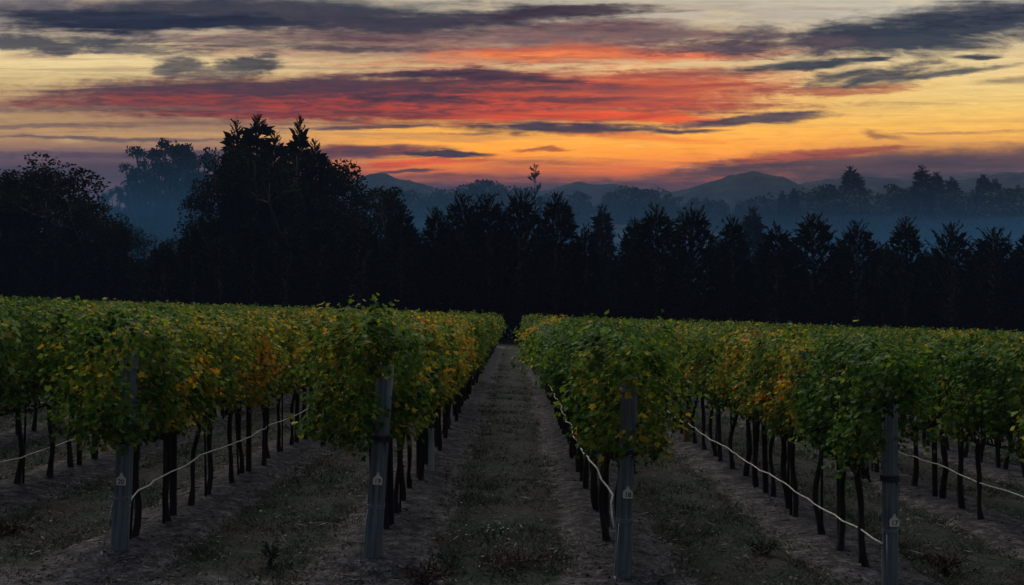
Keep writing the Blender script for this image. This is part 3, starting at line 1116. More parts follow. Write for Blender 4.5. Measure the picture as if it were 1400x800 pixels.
def canopy_points(rs, shoots, per_shoot, extra, vee=False):
    """leaf positions on shoots climbing from the cordon; row direction = y"""
    P, C = [], []
    paths = []
    for i in range(shoots):
        y0 = -.48 + .96 * (i + rs.uniform(.1, .9)) / shoots
        x0 = rs.normal(0, .05)
        top = rs.uniform(1.82, 2.14)
        if rs.random() < .22:
            top += rs.uniform(.06, .20)
        lx = rs.normal(0, .16)
        ly = rs.normal(0, .12)
        droop = rs.random() < .38
        m = 8
        pts = []
        for s in range(m):
            u = s / (m - 1)
            z = .95 + (top - .95) * u
            x = x0 + lx * u + rs.normal(0, .018)
            y = y0 + ly * u + rs.normal(0, .018)
            if droop and u > .55:
                w = (u - .55) / .45
                x += np.sign(lx + 1e-6) * .34 * w
                z -= .42 * w * w
            pts.append((x, y, z))
        paths.append(pts)
        pa = np.array(pts)
        u = rs.uniform(.06, 1.0, per_shoot)
        c = np.stack([np.interp(u * (m - 1), np.arange(m), pa[:, j]) for j in range(3)], -1)
        C.append(c)
    c = np.concatenate(C)
    n = len(c)
    side = np.where(rs.random(n) < .5, -1.0, 1.0)
    tp = np.clip(1.25 - .8 * np.tile(1, n) * (c[:, 2] - .95) / 1.1, .25, 1)
    off = np.stack([side * rs.uniform(.02, .26, n) * tp, rs.normal(0, .09, n) * tp, rs.normal(0, .05, n)], -1)
    P.append(c + off)
    # lateral tufts on the outer faces, hanging skirt included
    nt = max(8, extra // 15)
    y = rs.uniform(-.46, .46, nt)
    z = 1.01 + 1.04 * rs.beta(1.2, 1.0, nt)
    prof = .27 + .13 * np.sin((z - .9) / 1.3 * 3.14) + .05 * np.sin(y * 11 + rs.uniform(0, 6))
    x = np.where(rs.random(nt) < .5, -1, 1) * prof * rs.uniform(.70, 1.2, nt)
    cen = np.repeat(np.stack([x, y, z], -1), 15, 0)[:extra]
    P.append(cen + rs.normal(0, 1, (len(cen), 3)) * np.array([.055, .075, .075]))
    # upright tufts along the top
    nt = max(3, extra // 90)
    cen = np.stack([rs.normal(0, .14, nt), rs.uniform(-.45, .45, nt), rs.uniform(1.98, 2.14, nt)], -1)
    cen = np.repeat(cen, 14, 0)
    P.append(cen + rs.normal(0, 1, (len(cen), 3)) * np.array([.05, .05, .06]))
    P = np.concatenate(P)
    if vee:
        P[:, 0] *= np.interp(P[:, 2], [.85, 1.1, 1.35, 1.6, 1.8, 2.2], [.18, .28, .60, 1.30, 1.35, 1.0])
    return P, paths


def make_canopy(seed, shoots=12, per=21, extra=270, simple=False, size=(.085, .15), vee=False, front=()):
    rs = np.random.default_rng(seed)
    random.seed(seed)
    mb = MB()
    p, paths = canopy_points(rs, shoots, per, extra, vee)
    for x0, x1, z0, z1, nt in front:
        cen = np.stack([rs.uniform(x0, x1, nt), rs.uniform(-.88, -.68, nt), rs.uniform(z0, z1, nt)], -1)
        cen = np.repeat(cen, 14, 0)
        p = np.concatenate([p, cen + rs.normal(0, 1, (len(cen), 3)) * np.array([.05, .05, .07])])
    n = len(p)
    out = np.stack([np.sign(p[:, 0]) * rs.uniform(.1, 1.0, n), rs.normal(0, .65, n), rs.uniform(-.15, 1.0, n)], -1)
    topm = p[:, 2] > 1.95
    out[topm, 2] += .6
    tip = np.stack([np.sign(p[:, 0]) * rs.uniform(-.4, .9, n), rs.normal(0, .9, n), rs.uniform(-1.0, .5, n)], -1)
    tint = np.clip(rs.beta(2.0, 2.2, n), 0, 1)
    leaves(mb, p, out, tip, rs.uniform(size[0], size[1], n), tint, simple)
    if not simple:
        for pts in paths:
            mb.tube(pts, [.0055 - .0005 * i for i in range(len(pts))], 3, 1, .5, False)
    return mb.mesh('canopy', [M_VINE, M_CANE])


def make_vine_trunk(seed):
    rs = np.random.default_rng(seed)
    random.seed(seed)
    mb = MB()
    n = 11
    pts, rad = [], []
    ax, ay = rs.normal(0, .03), rs.normal(0, .05)
    r0 = rs.uniform(.023, .034)
    ph = rs.uniform(0, 6)
    for i in range(n):
        u = i / (n - 1)
        pts.append((ax * math.sin(u * 3.1) + .014 * math.sin(u * 9 + ph), ay * math.sin(u * 2.6) + .016 * math.sin(u * 7 + ph * 2), -.1 + 1.03 * u))
        rad.append(r0 * (1.55 - 1.4 * u if u < .25 else 1.2 - .25 * u + .22 * math.exp(-((u - .97) / .1) ** 2)) * rs.uniform(.88, 1.14))
    mb.tube(pts, rad, 9, wob=.30)
    top = np.array(pts[-1])
    for s in (-1, 1):
        arm = [tuple(top + np.array([0, 0, -.03])), tuple(top + np.array([rs.normal(0, .01), s * .12, .02]))]
        for k in range(1, 5):
            arm.append((rs.normal(0, .012), top[1] + s * (.12 + .085 * k), .93 + rs.normal(0, .012)))
        mb.tube(arm, [r0 * .8, r0 * .7] + [r0 * (.62 - .06 * k) for k in range(4)], 7, wob=.3)
        for k in range(5):
            yy = top[1] + s * (.1 + .08 * k)
            mb.tube([(0, yy, .93), (rs.normal(0, .02), yy + rs.normal(0, .01), .99), (rs.normal(0, .03), yy, 1.04)], [.012, .011, .007], 5)
    return mb.mesh('trunk', [M_BARK_VINE], True)


CANOPY = [make_canopy(200 + i, 12 + i % 3, 70, 1350 + 30 * (i % 4), size=(.032, .066)) for i in range(9)]
VEE = [make_canopy(260 + i, 12 + i % 3, 70, 1380, size=(.032, .066), vee=True) for i in range(4)]
# foliage of the first plant in each tagged row, grown out round its end post: (x0, x1, z0, z1, tufts) in front of the post
ENDS = {1: make_canopy(281, 13, 70, 1400, size=(.032, .066), front=[(-.42, .30, 1.72, 2.15, 26), (-.40, -.08, 1.1, 1.9, 22), (-.06, .38, 1.06, 1.45, 30), (.0, .22, 1.45, 1.66, 7)]),
        2: make_canopy(282, 13, 70, 1400, size=(.032, .066), front=[(-.46, .26, 1.8, 2.3, 36), (-.46, -.05, 1.15, 1.95, 36), (-.12, .14, 1.02, 1.80, 18), (.05, .3, 1.7, 2.1, 12)]),
        3: make_canopy(283, 13, 70, 1400, size=(.032, .066), front=[(-.38, .34, 1.72, 2.2, 26), (.10, .30, 1.2, 1.8, 9), (-.42, -.18, 1.2, 1.9, 13), (-.25, .08, 1.08, 1.26, 5), (-.2, .05, 1.66, 1.85, 6)]),
        4: make_canopy(284, 13, 70, 1400, size=(.032, .066), front=[(-.40, .25, 1.68, 2.1, 22), (-.50, -.20, 1.05, 1.8, 20), (-.36, -.16, 1.0, 1.6, 6), (-.2, .02, 1.58, 1.75, 6)])}
VTRUNK = [make_vine_trunk(300 + i) for i in range(7)]
VINE_STEP = .75


def stake_part(seed):
    random.seed(seed)
    mb = MB()
    h = random.uniform(1.0, 1.25)
    mb.tube([(0, 0, -.15), (.004, 0, h * .5), (0, .003, h)], [.015, .014, .013], 6, wob=.1)
    return mb.mesh('training_stake', [M_STAKE], True)


TSTAKE = [stake_part(700 + i) for i in range(3)]

ROWNAME = {1: 'the row tagged 20', 2: 'the row tagged 19', 3: 'the row tagged 18', 4: 'the row tagged 17'}


def row_name(r):
    if r in ROWNAME:
        return ROWNAME[r]
    if r <= 0:
        k = 1 - r
        return 'the row just left of post 20' if k == 1 else 'the %s row left of post 20' % ordinal(k)
    k = r - 4
    return 'the row just right of post 17' if k == 1 else 'the %s row right of post 17' % ordinal(k)


# where the photograph shows turning leaves: (row, y0, y1, strength)
AUTUMN = [(2, 12, 20, .26), (2, 14.5, 18.5, .32), (3, 20, 25, .5), (3, 10, 14, -.15), (4, 10.5, 13.5, .26), (4, 14, 24, .12), (1, 11.5, 17, .30), (1, 9, 11.5, .1), (1, 17, 26, .16), (1, 28, 60, .12), (0, 12.5, 14.5, .02),
          (5, 9, 13, -.05), (6, 12, 20, .18), (7, 14, 30, .22)]
vrs = np.random.default_rng(5)
allv = []
for r, X in ROWS.items():
    y0 = ROW_START.get(r, 9.3)
    y = y0 + .52
    k = 0
    while y < ROW_END:
        k += 1
        yy = y + vrs.normal(0, .05)
        xx = X + vrs.normal(0, .035)
        if abs(xx) / yy < .80:
            allv.append((math.hypot(xx, yy), r, k, xx, yy, abs(xx) / yy))
        y += VINE_STEP
allv.sort()
hero = [v for v in allv if v[5] < .545][:300]
heroset = {(v[1], v[2]) for v in hero}
rest = [v for v in allv if (v[1], v[2]) not in heroset]
for i, (dd, r, k, x, y, _) in enumerate(hero):
    a = (.38 if r < 3 else .34) + vrs.normal(0, .13)
    for (rr, a0, a1, s) in AUTUMN:
        if rr == r and a0 <= y <= a1:
            a += s
    look = 'green' if a < .50 else ('yellowing' if a < .70 else 'orange tinged')
    v = empty('grapevine', (x, y, gz(x, y) + .03))
    tag(v, '%s grapevine, %s from the near end of %s' % (look, ordinal(k), row_name(r)), 'grapevine', 'grapevines on trellis rows')
    t_ = link('trunk', VTRUNK[int(vrs.integers(7))], v)
    t_.rotation_euler = (vrs.normal(0, .03), vrs.normal(0, .03), math.pi * int(vrs.integers(2)) + vrs.normal(0, .1))
    if vrs.random() < .65:
        s_ = link('training_stake', TSTAKE[int(vrs.integers(3))], v)
        s_.location = (vrs.normal(0, .03), vrs.choice([-1, 1]) * vrs.uniform(.05, .16), 0)
        s_.rotation_euler = (vrs.normal(0, .03), vrs.normal(0, .03), 0)
    c_ = link('canopy', ENDS[r] if k == 1 and r in ENDS else (CANOPY[int(vrs.integers(9))] if r != 3 else VEE[int(vrs.integers(4))]), v)
    c_.rotation_euler = (0, 0, 0 if k == 1 and r in ENDS else math.pi * int(vrs.integers(2)) + vrs.normal(0, .06))
    hz = min(1.05, vrs.normal(.975, .065))
    c_.scale = (vrs.normal(.98, .17), vrs.normal(.90, .07), hz)
    c_.location.z = 2.2 - 2.2 * hz + .02 if hz < 1 else .95 * (1 - hz)
    if k == 1 and 1 <= r <= 4:          # the first plant of a row has grown out round its end post
        c_.scale = (1.05, 1.08, hz)
        c_.location.y = -.02
    if r == 3 and k > 1:
        c_.scale = (vrs.normal(1.0, .10), 1.0, .96)
        c_.location.z = .085
    c_.color = (max(0, min(1, a)), 0, 0, 1)


def build_far_vines():
    far = []
    for s in range(6):
        rs = np.random.default_rng(500 + s)
        p, _ = canopy_points(rs, 11, 18, 240)
        far.append(p)
    mb = MB()
    for (dd, r, k, x, y, _) in rest:
        rs = np.random.default_rng(r * 1000 + k + 60000)
        p = far[rs.integers(6)].copy()
        if rs.random() < .5:
            p[:, :2] *= -1
        p[:, 2] = .95 + (p[:, 2] - .95) * rs.normal(1.0, .05)
        n = len(p)
        out = np.stack([np.sign(p[:, 0]) * rs.uniform(.3, 1.0, n), rs.normal(0, .5, n), rs.uniform(.1, 1.2, n)], -1)
        tip = np.stack([np.sign(p[:, 0]) * rs.uniform(0, .8, n), rs.normal(0, .6, n), rs.uniform(-1.1, .1, n)], -1)
        z0 = gz(x, y)
        a = .02 + .12 * (math.sin(x * .9 + y * .13) * .5 + .5) * rs.random()
        leaves(mb, p + np.array([x, y, z0]), out, tip, rs.uniform(.07, .12, n), np.clip(rs.beta(2.2, 2.4, n) + .30 + a, 0, 1.2), True)
        mb.tube([(x, y, z0 - .1), (x + rs.normal(0, .02), y, z0 + .5), (x, y, z0 + .95)], [.05, .04, .035], 5, 1, .5, False)
    o = link('distant_grapevines', mb.mesh('distant_grapevines', [M_VINE, M_BARK_VINE]))
    o.color = (.05, 0, 0, 1)
    tag(o, 'far grapevine rows merging into one leafy mass before the windbreak', 'grapevines', kind='stuff')


build_far_vines()


# ------------------------------------------------------------------ posts
def ring(mb, cx, cy_, z, r, th, mat=0, sides=18, tilt=0.0):
    pts = []
    for k in range(sides + 1):
        a = 6.28318 * k / sides
        pts.append((cx + math.cos(a) * r, cy_ + math.sin(a) * r, z + tilt * math.cos(a)))
    mb.tube(pts, th, 6, mat, cap=False)


def helix(mb, z, r, th, turns, pitch, mat=0):
    n = int(turns * 18)
    pts = [(math.cos(k / 18 * 6.28318) * (r + random.uniform(-.0015, .0015)), math.sin(k / 18 * 6.28318) * r, z + pitch * k / 18) for k in range(n + 1)]
    mb.tube(pts, th, 6, mat)


def digits_mesh(txt, size, mat):
    cu = bpy.data.curves.new('digits', 'FONT')
    cu.body = txt
    cu.size = size
    cu.align_x = 'CENTER'
    cu.align_y = 'CENTER'
    cu.extrude = .0006
    cu.offset = .0012
    tmp = bpy.data.objects.new('digits_tmp', cu)
    COL.objects.link(tmp)
    dg = bpy.context.evaluated_depsgraph_get()
    me = bpy.data.meshes.new_from_object(tmp.evaluated_get(dg))
    bpy.data.objects.remove(tmp)
    me.materials.clear()
    me.materials.append(mat)
    return me


def tag_mesh():
    # ear-tag outline: square body, sloping shoulders, round-headed neck
    o = [(-.040, -.052), (.040, -.052), (.043, -.047), (.043, .004), (.036, .016), (.016, .030), (.012, .050), (.008, .058), (-.008, .058), (-.012, .050), (-.016, .030), (-.036, .016), (-.043, .004), (-.043, -.047)]
    n = len(o)
    v = [(x, -.003, z) for x, z in o] + [(x, .003, z) for x, z in o]
    import bmesh
    bm = bmesh.new()
    vs = [bm.verts.new(p) for p in v]
    bm.faces.new(vs[:n])
    bm.faces.new(vs[n:][::-1])
    for i in range(n):
        j = (i + 1) % n
        bm.faces.new((vs[i], vs[n + i], vs[n + j], vs[j]))
    bmesh.ops.recalc_face_normals(bm, faces=bm.faces)
    me = bpy.data.meshes.new('number_tag')
    bm.to_mesh(me)
    bm.free()
    me.materials.append(M_TAG)
    return me


TAGME = tag_mesh()


def end_post(x, y, height, rad, lean_x, lean_y, number, tag_h, tie_h, label, seed):
    random.seed(seed)
    e = empty('end_post', (x, y, gz(x, y)))
    e.rotation_euler = (lean_y, lean_x, 0)
    tag(e, label, 'post', 'tagged wooden end posts')
    mb = MB()
    zs = [-.5, 0, .25, .6, 1.0, 1.4, height - .012, height, height + .004]
    rs_ = [1.08, 1.06, 1.03, 1.01, 1.0, .985, .97, .93, .0]
    mb.tube([(random.uniform(-.004, .004), random.uniform(-.004, .004), z) for z in zs], [rad * k for k in rs_], 20, wob=.035)
    me = mb.mesh('post_shaft', [M_POST], True)
    s = link('post_shaft', me, e)
    tg = link('number_tag', TAGME, e)
    tg.location = (.012, -rad * 1.02 - .005, tag_h)
    dm = link('number', digits_mesh(number, .062, M_INK), tg)
    dm.rotation_euler = (R(90), 0, 0)
    dm.location = (0, -.0042, -.021)
    mn = MB()
    mn.tube([(0, -.008, .047), (0, .004, .047)], .005, 8)
    link('nail', mn.mesh('nail', [M_WIRE], True), tg)
    mt = MB()
    helix(mt, tie_h, rad + .008, .009, 4.2, .014)
    mt.tube([(rad * .6, -rad * .85, tie_h), (rad * .8, -rad * 1.1, tie_h - .05), (rad * .75, -rad * 1.15, tie_h - .09)], [.006, .005, .003], 5)
    link('rubber_tie', mt.mesh('rubber_tie', [M_TIE], True), e)
    for zz in (height - .13, .50):
        mw = MB()
        helix(mw, zz, rad + .003, .0028, 3.1, .012)
        link('wire_wrap', mw.mesh('wire_wrap', [M_WIRE], True), e)
    ma = MB()
    ma.tube([(-rad * .75, -rad * .9, .50), (-rad * 1.0, -rad * 1.6, .25), (-rad * 1.15, -rad * 2.3, -.02)], .004, 6)
    ma.tube([(-rad * 1.15, -rad * 2.3, -.25), (-rad * 1.15, -rad * 2.3, .05)], .010, 8)
    link('anchor_wire', ma.mesh('anchor_wire', [M_WIRE], True), e)
    return e


end_post(ROWS[1], 9.25, 1.82, .077, R(3.4), R(1.5), '20', .70, 1.02, 'weathered grey end post tagged 20, leftmost of the four tagged posts', 1)
end_post(ROWS[2], 9.30, 1.84, .080, R(4.0), R(1.5), '19', .78, 1.12, 'leaning weathered end post tagged 19, left of the central grass aisle', 2)
end_post(ROWS[3], 9.05, 1.80, .075, R(2.0), R(1.5), '18', .78, 1.10, 'weathered end post tagged 18 with pale hose tied at its left', 3)
end_post(ROWS[4], 9.00, 1.72, .068, R(0.0), R(1.0), '17', .62, .96, 'upright weathered end post tagged 17, rightmost of the four tagged posts', 4)


def stake_mesh(seed):
    random.seed(seed)
    mb = MB()
    mb.tube([(0, 0, -.4), (0, 0, .1), (.006, .004, 1.0), (0, 0, 1.86), (0, 0, 1.87)], [.038, .037, .036, .035, .0], 10, wob=.08)
    return mb.mesh('line_post', [M_STAKE], True)


STAKES = [stake_mesh(i) for i in range(3)]
cand = []
for r, X in ROWS.items():
    y0 = ROW_START.get(r, 9.3)
    k = 0
    y = y0 + 1.42
    while y < 46:
        k += 1
        if abs(X) / y < .53 and -3 <= r <= 8:
            cand.append((math.hypot(X, y), r, k, X + vrs.normal(0, .02), y))
        y += 3.0
cand.sort()
for i, (dd, r, k, x, y) in enumerate(cand[:110]):
    o = link('line_post', STAKES[i % 3])
    o.location = (x, y, gz(x, y))
    o.rotation_euler = (vrs.normal(0, .015), vrs.normal(0, .015), vrs.uniform(0, 6))
    tag(o, 'dark trellis post, %s from the near end of %s' % (ordinal(k), row_name(r)), 'trellis post', 'dark trellis line posts')

# ------------------------------------------------------------------ hoses
def hose(r, pts_lead, y_from, y_to, h0, label, side=0.0, amp=.008, rad=.0075, seed=0, loops=False, slope=0.0):
    rs = np.random.default_rng(seed + 900)
    X = ROWS[r]
    pts = list(pts_lead)
    y = y_from
    ph = rs.uniform(0, 6)
    while y < y_to:
        u = (y - y_from)
        sag = .016 * math.sin(u * 2 * math.pi / 3.0 + ph) + .006 * math.sin(u * 7.3 + ph)
        x = X + side + amp * math.sin(u * 4.1 + ph) + rs.normal(0, amp * .5)
        pts.append((x, y, gz(X, y) + h0 + slope * u + sag * (1 if not loops else 1.2) + rs.normal(0, .004)))
        y += .24 if y < 25 else .6
    mb = MB()
    mb.tube(pts, [rad] * len(pts), 7)
    o = link('drip_hose', mb.mesh('drip_hose', [M_HOSE], True))
    tag(o, label, 'hose', 'pale drip hoses')


g1, g3, g4 = gz(ROWS[1], 9.3), gz(ROWS[3], 9.05), gz(ROWS[4], 9.0)
hose(1, [(ROWS[1] + .10, 9.22, g1 + .44), (ROWS[1] + .095, 9.30, g1 + .50), (ROWS[1] + .11, 9.42, g1 + .55), (ROWS[1] + .15, 9.60, g1 + .565)], 9.9, 60, .58,
     'pale drip hose running back from the post tagged 20', .09, seed=1, slope=-.002)
hose(3, [(ROWS[3] - .085, 8.96, g3 + .46), (ROWS[3] - .10, 8.98, g3 + .56), (ROWS[3] - .105, 9.0, g3 + .68), (ROWS[3] - .085, 9.05, g3 + .735), (ROWS[3] - .11, 9.25, g3 + .77), (ROWS[3] - .15, 9.5, g3 + .80),
         (ROWS[3] - .165, 9.8, g3 + .86), (ROWS[3] - .17, 10.2, g3 + .84)], 10.7, 60, .80, 'wavy pale drip hose with frayed end on the post tagged 18', -.20, .022, seed=3, slope=-.003, rad=.009)
hose(4, [(ROWS[4] - .075, 8.98, g4 + .40), (ROWS[4] - .085, 9.2, g4 + .402)], 9.5, 60, .405, 'taut pale drip hose running back from the post tagged 17', -.10, .004, seed=4, slope=-.005)
hose(5, [], 9.6, 60, .50, 'pale drip hose in the row next right of post 17', -.06, .012, seed=5, slope=.0)
hose(0, [], 9.6, 60, .42, 'pale drip hose in the row next left of post 20', .06, seed=6)
hose(-1, [], 11, 60, .50, 'pale drip hose in the second row left of post 20', .05, seed=7)


# ------------------------------------------------------------------ grow tubes
def grow_tube(x, y, h, r, mat, label):
    mb = MB()
    n = 18
    zs = [0.0, .02, h * .5, h - .01, h]
    prof = [r * 1.02, r, r * .99, r, r * 1.05]
    vs, q = [], []
    for ri, dr in ((0, 0.0), (1, -.004)):
        for z, p_ in zip(zs, prof):
            for k in range(n):
                a = 6.28318 * k / n
                vs.append((math.cos(a) * (p_ + dr), math.sin(a) * (p_ + dr), z))
    m_ = len(zs)
    for L in range(2):
        for i in range(m_ - 1):
            for k in range(n):
                a, b_ = L * m_ * n + i * n + k, L * m_ * n + i * n + (k + 1) % n
                f = (a, b_, b_ + n, a + n)
                q.append(f if L == 0 else f[::-1])
    for k in range(n):
        a, b_ = (m_ - 1) * n + k, (m_ - 1) * n + (k + 1) % n
        q.append((a, b_, b_ + m_ * n, a + m_ * n))
    mb.add(vs, q)
    o = link('grow_tube', mb.mesh('grow_tube', [mat], True))
    o.location = (x, y, gz(x, y) + .02)
    tag(o, label, 'grow tube')


grow_tube(ROWS[2] + .12, 14.35, .62, .042, M_TUBE_PALE, 'pale plastic grow tube standing among trunks of the row tagged 19')
grow_tube(ROWS[4] - .10, 19.0, .60, .07, M_TUBE_RUST, 'rust coloured grow tube standing among trunks of the row tagged 17')


# ------------------------------------------------------------------ grass, litter, weeds
def build_grass():
    rs = np.random.default_rng(31)
    n = 48000
    y = 6.2 + 40 * rs.random(n) ** 2.1
    x = rs.uniform(-.56, .56, n) * y
    ph = np.mod((x + 3.67) / 2.355, 1.0)
    dr = np.minimum(ph, 1 - ph) * 2.355
    cl = np.array([mnoise.fractal(Vector((a / 1.4, b / 1.4, 2.0)), 1, 2, 3) for a, b in zip(x, y)])
    keep = (rs.random(n) < np.clip(.12 + .75 * sst(.3, .85, dr) + .25 * cl, .05, 1)) & ~((y < 9) & (rs.random(n) < .55))
    x, y, cl = x[keep], y[keep], cl[keep]
    mb = MB()
    n = len(x)
    per = 8
    X = np.repeat(x, per) + rs.normal(0, .075, n * per)
    Y = np.repeat(y, per) + rs.normal(0, .075, n * per)
    Z = ground_z(X, Y) - .01
    hh = np.repeat(np.clip(.042 + .03 * cl + rs.normal(0, .018, n), .015, .11), per) * rs.uniform(.5, 1.3, n * per)
    dx, dy = rs.normal(0, 1.1, n * per), rs.normal(0, 1.1, n * per)
    b = np.stack([X, Y, Z], -1)
    tip = b + np.stack([dx * hh, dy * hh, hh], -1)
    a = rs.uniform(0, 6.28, n * per)
    w = rs.uniform(.0022, .005, n * per) * (1 + Y / 14)
    sd = np.stack([np.cos(a) * w, np.sin(a) * w, np.zeros_like(w)], -1)
    v = np.stack([b - sd, b + sd, tip], 1).reshape(-1, 3)
    tint = np.repeat(np.clip(np.repeat(.45 - .6 * cl + rs.normal(0, .18, n), per) + rs.normal(0, .15, n * per), 0, 1), 3)
    mb.add(v, None, np.arange(len(v)).reshape(-1, 3), 0, tint)
    o = link('grass', mb.mesh('grass', [M_GRASS]))
    tag(o, 'short dull grass growing in the aisles between the vine rows', 'grass', kind='stuff')
    # fallen leaves and trash on the soil
    n = 30000
    y = 6.0 + 30 * rs.random(n) ** 2.0
    x = rs.uniform(-.56, .56, n) * y
    ph = np.mod((x + 3.67) / 2.355, 1.0)
    dr = np.minimum(ph, 1 - ph) * 2.355
    keep = rs.random(n) < np.clip(1.1 - 1.0 * sst(.2, .9, dr), .25, 1)
    x, y = x[keep], y[keep]
    n = len(x)
    p = np.stack([x, y, ground_z(x, y) + rs.uniform(.004, .05, n)], -1)
    nr = np.stack([rs.normal(0, .45, n), rs.normal(0, .45, n), np.ones(n)], -1)
    tp = np.stack([rs.normal(0, 1, n), rs.normal(0, 1, n), np.zeros(n)], -1)
    mb = MB()
    leaves(mb, p, nr, tp, rs.uniform(.010, .045, n), rs.beta(1.6, 2.6, n), True)
    o = link('fallen_leaves', mb.mesh('fallen_leaves', [M_LITTER]))
    tag(o, 'dry fallen leaves scattered on the soil under the vines', 'leaf litter', kind='stuff')


def build_straw():
    rs = np.random.default_rng(61)
    n = 16000
    y = 6.0 + 26 * rs.random(n) ** 1.9
    x = rs.uniform(-.56, .56, n) * y
    ph = np.mod((x + 3.67) / 2.355, 1.0)
    dr = np.minimum(ph, 1 - ph) * 2.355
    cl = np.array([mnoise.fractal(Vector((a / .8, b / .8, 7.0)), 1, 2, 3) for a, b in zip(x, y)])
    keep = rs.random(n) < np.clip(.85 - .75 * sst(.25, .85, dr) + .8 * cl, .03, 1)
    x, y = x[keep], y[keep]
    n = len(x)
    a = rs.uniform(0, 6.28, n)
    d = np.stack([np.cos(a), np.sin(a), rs.normal(0, .12, n)], -1)
    d /= np.linalg.norm(d, axis=1)[:, None]
    mb = MB()
    blades(mb, np.stack([x, y, ground_z(x, y) + rs.uniform(.02, .06, n)], -1), d, rs.uniform(.05, .20, n), rs.uniform(.003, .009, n), np.clip(rs.beta(2.5, 1.6, n), 0, 1))
    o = link('straw', mb.mesh('straw', [M_LITTER]))
    tag(o, 'pale dry straw and prunings strewn over the soil along the vine rows', 'straw', kind='stuff')


build_grass()
build_straw()


def weed(px, py, h, w, n, mat, label, seed):
    d = (EYE) * FOC / (py - 428)
    for _ in range(3):
        x = px_x(px, d)
        d = (EYE - gz(x, d)) * FOC / (py - 428)
    x = px_x(px, d)
    rs = np.random.default_rng(seed)
    mb = MB()
    for i in range(n):
        a = rs.uniform(0, 6.28)
        l = h * rs.uniform(.5, 1.1)
        sp = w * rs.uniform(.1, 1)
        p0 = (rs.normal(0, .03), rs.normal(0, .03), -.02)
        p1 = (math.cos(a) * sp * .4, math.sin(a) * sp * .4, l * .55)
        p2 = (math.cos(a) * sp, math.sin(a) * sp, l)
        mb.tube([p0, p1, p2], [.004, .003, .001], 4, 0, rs.uniform(0, 1), False)
        m = 9
        u = rs.uniform(.25, 1, m)[:, None]
        base = (np.array(p1) * (1 - u) + np.array(p2) * u)
        dd = rs.normal(0, .7, (m, 3)) + np.array([math.cos(a), math.sin(a), .5])
        dd /= np.linalg.norm(dd, axis=1)[:, None]
        blades(mb, base, dd, rs.uniform(.03, .09, m), .008, rs.uniform(0, 1, m))
    o = link('weed_clump', mb.mesh('weed_clump', [mat]))
    o.location = (x, d, gz(x, d))
    tag(o, label, 'weed', 'weed clumps on the near ground')


weed(1290, 780, .15, .24, 30, M_DRY, 'low dry weed clump right of the post tagged 17', 1)
weed(372, 772, .20, .08, 14, M_GRASS, 'grey green weed clump midway between posts 20 and 19', 2)
weed(1045, 756, .11, .22, 26, M_GRASS, 'low weed clump in the aisle between posts 18 and 17', 3)
weed(700, 776, .12, .40, 44, M_DRY, 'wide low weed clump in the central grass aisle', 4)
weed(580, 796, .14, .34, 36, M_DRY, 'dark low weed clump before the aisle, right of post 19', 5)
weed(20, 730, .10, .3, 30, M_DRY, 'brown low weed clump left of the post tagged 20', 7)


def flowers():
    rs = np.random.default_rng(8)
    mb = MB()
    for i in range(12):
        x, y = rs.normal(0, .13), rs.normal(0, .12)
        h = rs.uniform(.06, .15)
        mb.tube([(x, y, -.01), (x + rs.normal(0, .01), y, h)], .0015, 4, 1, .4, False)
        for k in range(6):
            a = k * 1.047
            c = np.array([x, y, h])
            p = c + np.array([math.cos(a) * .011, math.sin(a) * .011, .003])
            s = np.array([-math.sin(a), math.cos(a), 0]) * .004
            mb.add([c, p * .6 + c * .4 + s, p, p * .6 + c * .4 - s], [(0, 1, 2, 3)])
    o = link('flower_clump', mb.mesh('flower_clump', [M_FLOWER, M_GRASS]))
    d = EYE * FOC / (738 - 428)
    o.location = (px_x(668, d), d, gz(px_x(668, d), d))
    tag(o, 'clump of tiny white wildflowers low in the central grass aisle', 'flowers')


flowers()


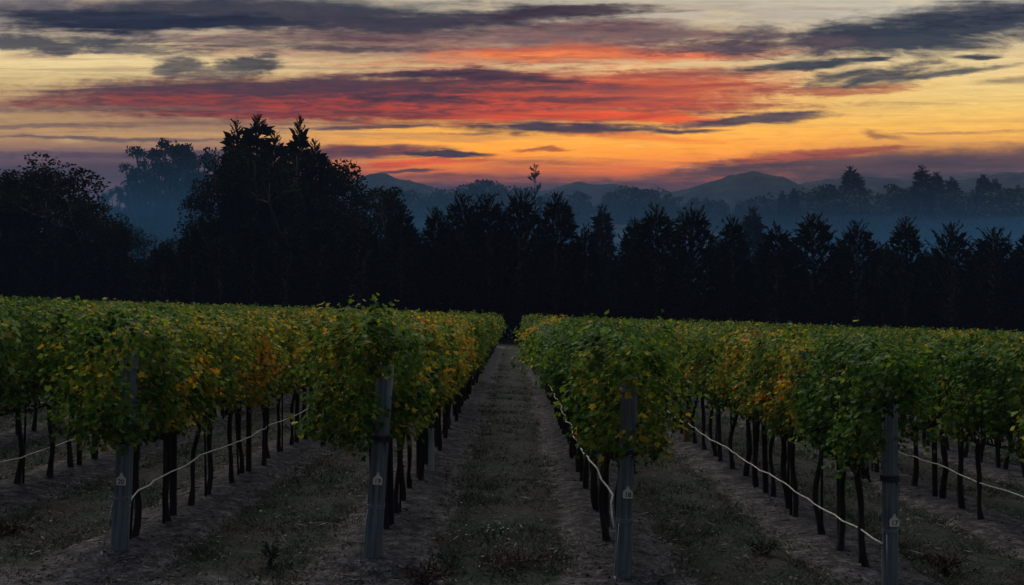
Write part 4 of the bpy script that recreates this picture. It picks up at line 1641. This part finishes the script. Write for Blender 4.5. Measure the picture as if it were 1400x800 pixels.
# ------------------------------------------------------------------ air
def box_mesh(name, x0, x1, y0, y1, z0, z1, m):
    v = [(x, y, z) for z in (z0, z1) for y in (y0, y1) for x in (x0, x1)]
    q = [(0, 2, 3, 1), (4, 5, 7, 6), (0, 1, 5, 4), (2, 6, 7, 3), (0, 4, 6, 2), (1, 3, 7, 5)]
    return mesh_np(name, np.array(v), [np.array(q)], [m])


def volume_material(name, color, density, aniso=0.0):
    m = bpy.data.materials.new(name)
    m.use_nodes = True
    t = NT(m.node_tree)
    t.n.clear()
    o = t.new('ShaderNodeOutputMaterial')
    v = t.new('ShaderNodeVolumePrincipled')
    v.inputs['Color'].default_value = color
    v.inputs['Density'].default_value = density
    v.inputs['Anisotropy'].default_value = aniso
    t.l.new(v.outputs[0], o.inputs['Volume'])
    try:
        m.cycles.homogeneous_volume = True
    except Exception:
        pass
    return m


def build_mist():
    xs = np.linspace(-800, 800, 41)
    ys = np.linspace(118, 1180, 30)
    gx, gy = np.meshgrid(xs, ys)
    top = 21 + fbm(gx, gy, 140, 3, 21.0) * 6
    n = gx.size
    idx = np.arange(n).reshape(gx.shape)
    qt = np.stack([idx[:-1, :-1], idx[:-1, 1:], idx[1:, 1:], idx[1:, :-1]], -1).reshape(-1, 4)
    v = np.concatenate([np.stack([gx, gy, top], -1).reshape(-1, 3), np.stack([gx, gy, np.full_like(gx, -9.0)], -1).reshape(-1, 3)])
    qb = qt[:, ::-1] + n
    rim = list(idx[0, :]) + list(idx[1:, -1]) + list(idx[-1, -2::-1]) + list(idx[-2:0:-1, 0])
    qs = [(rim[(i + 1) % len(rim)], rim[i], rim[i] + n, rim[(i + 1) % len(rim)] + n) for i in range(len(rim))]
    me = mesh_np('valley_mist', v, [np.concatenate([qt, qb, np.array(qs)])], [volume_material('valley_mist', (.045, .155, .30, 1), MIST_DENSITY)])
    o = link('valley_mist', me)
    tag(o, 'teal blue mist lying in the valley behind the windbreak', 'mist', kind='stuff')


MIST_DENSITY = .0075
build_mist()
hz = link('haze', box_mesh('haze', -1500, 1500, -90, 1500, -12, HAZE_TOP, volume_material('haze', (.135, .185, .33, 1), HAZE_DENSITY)))
tag(hz, 'thin blue dusk haze filling the valley air', 'haze', kind='stuff')
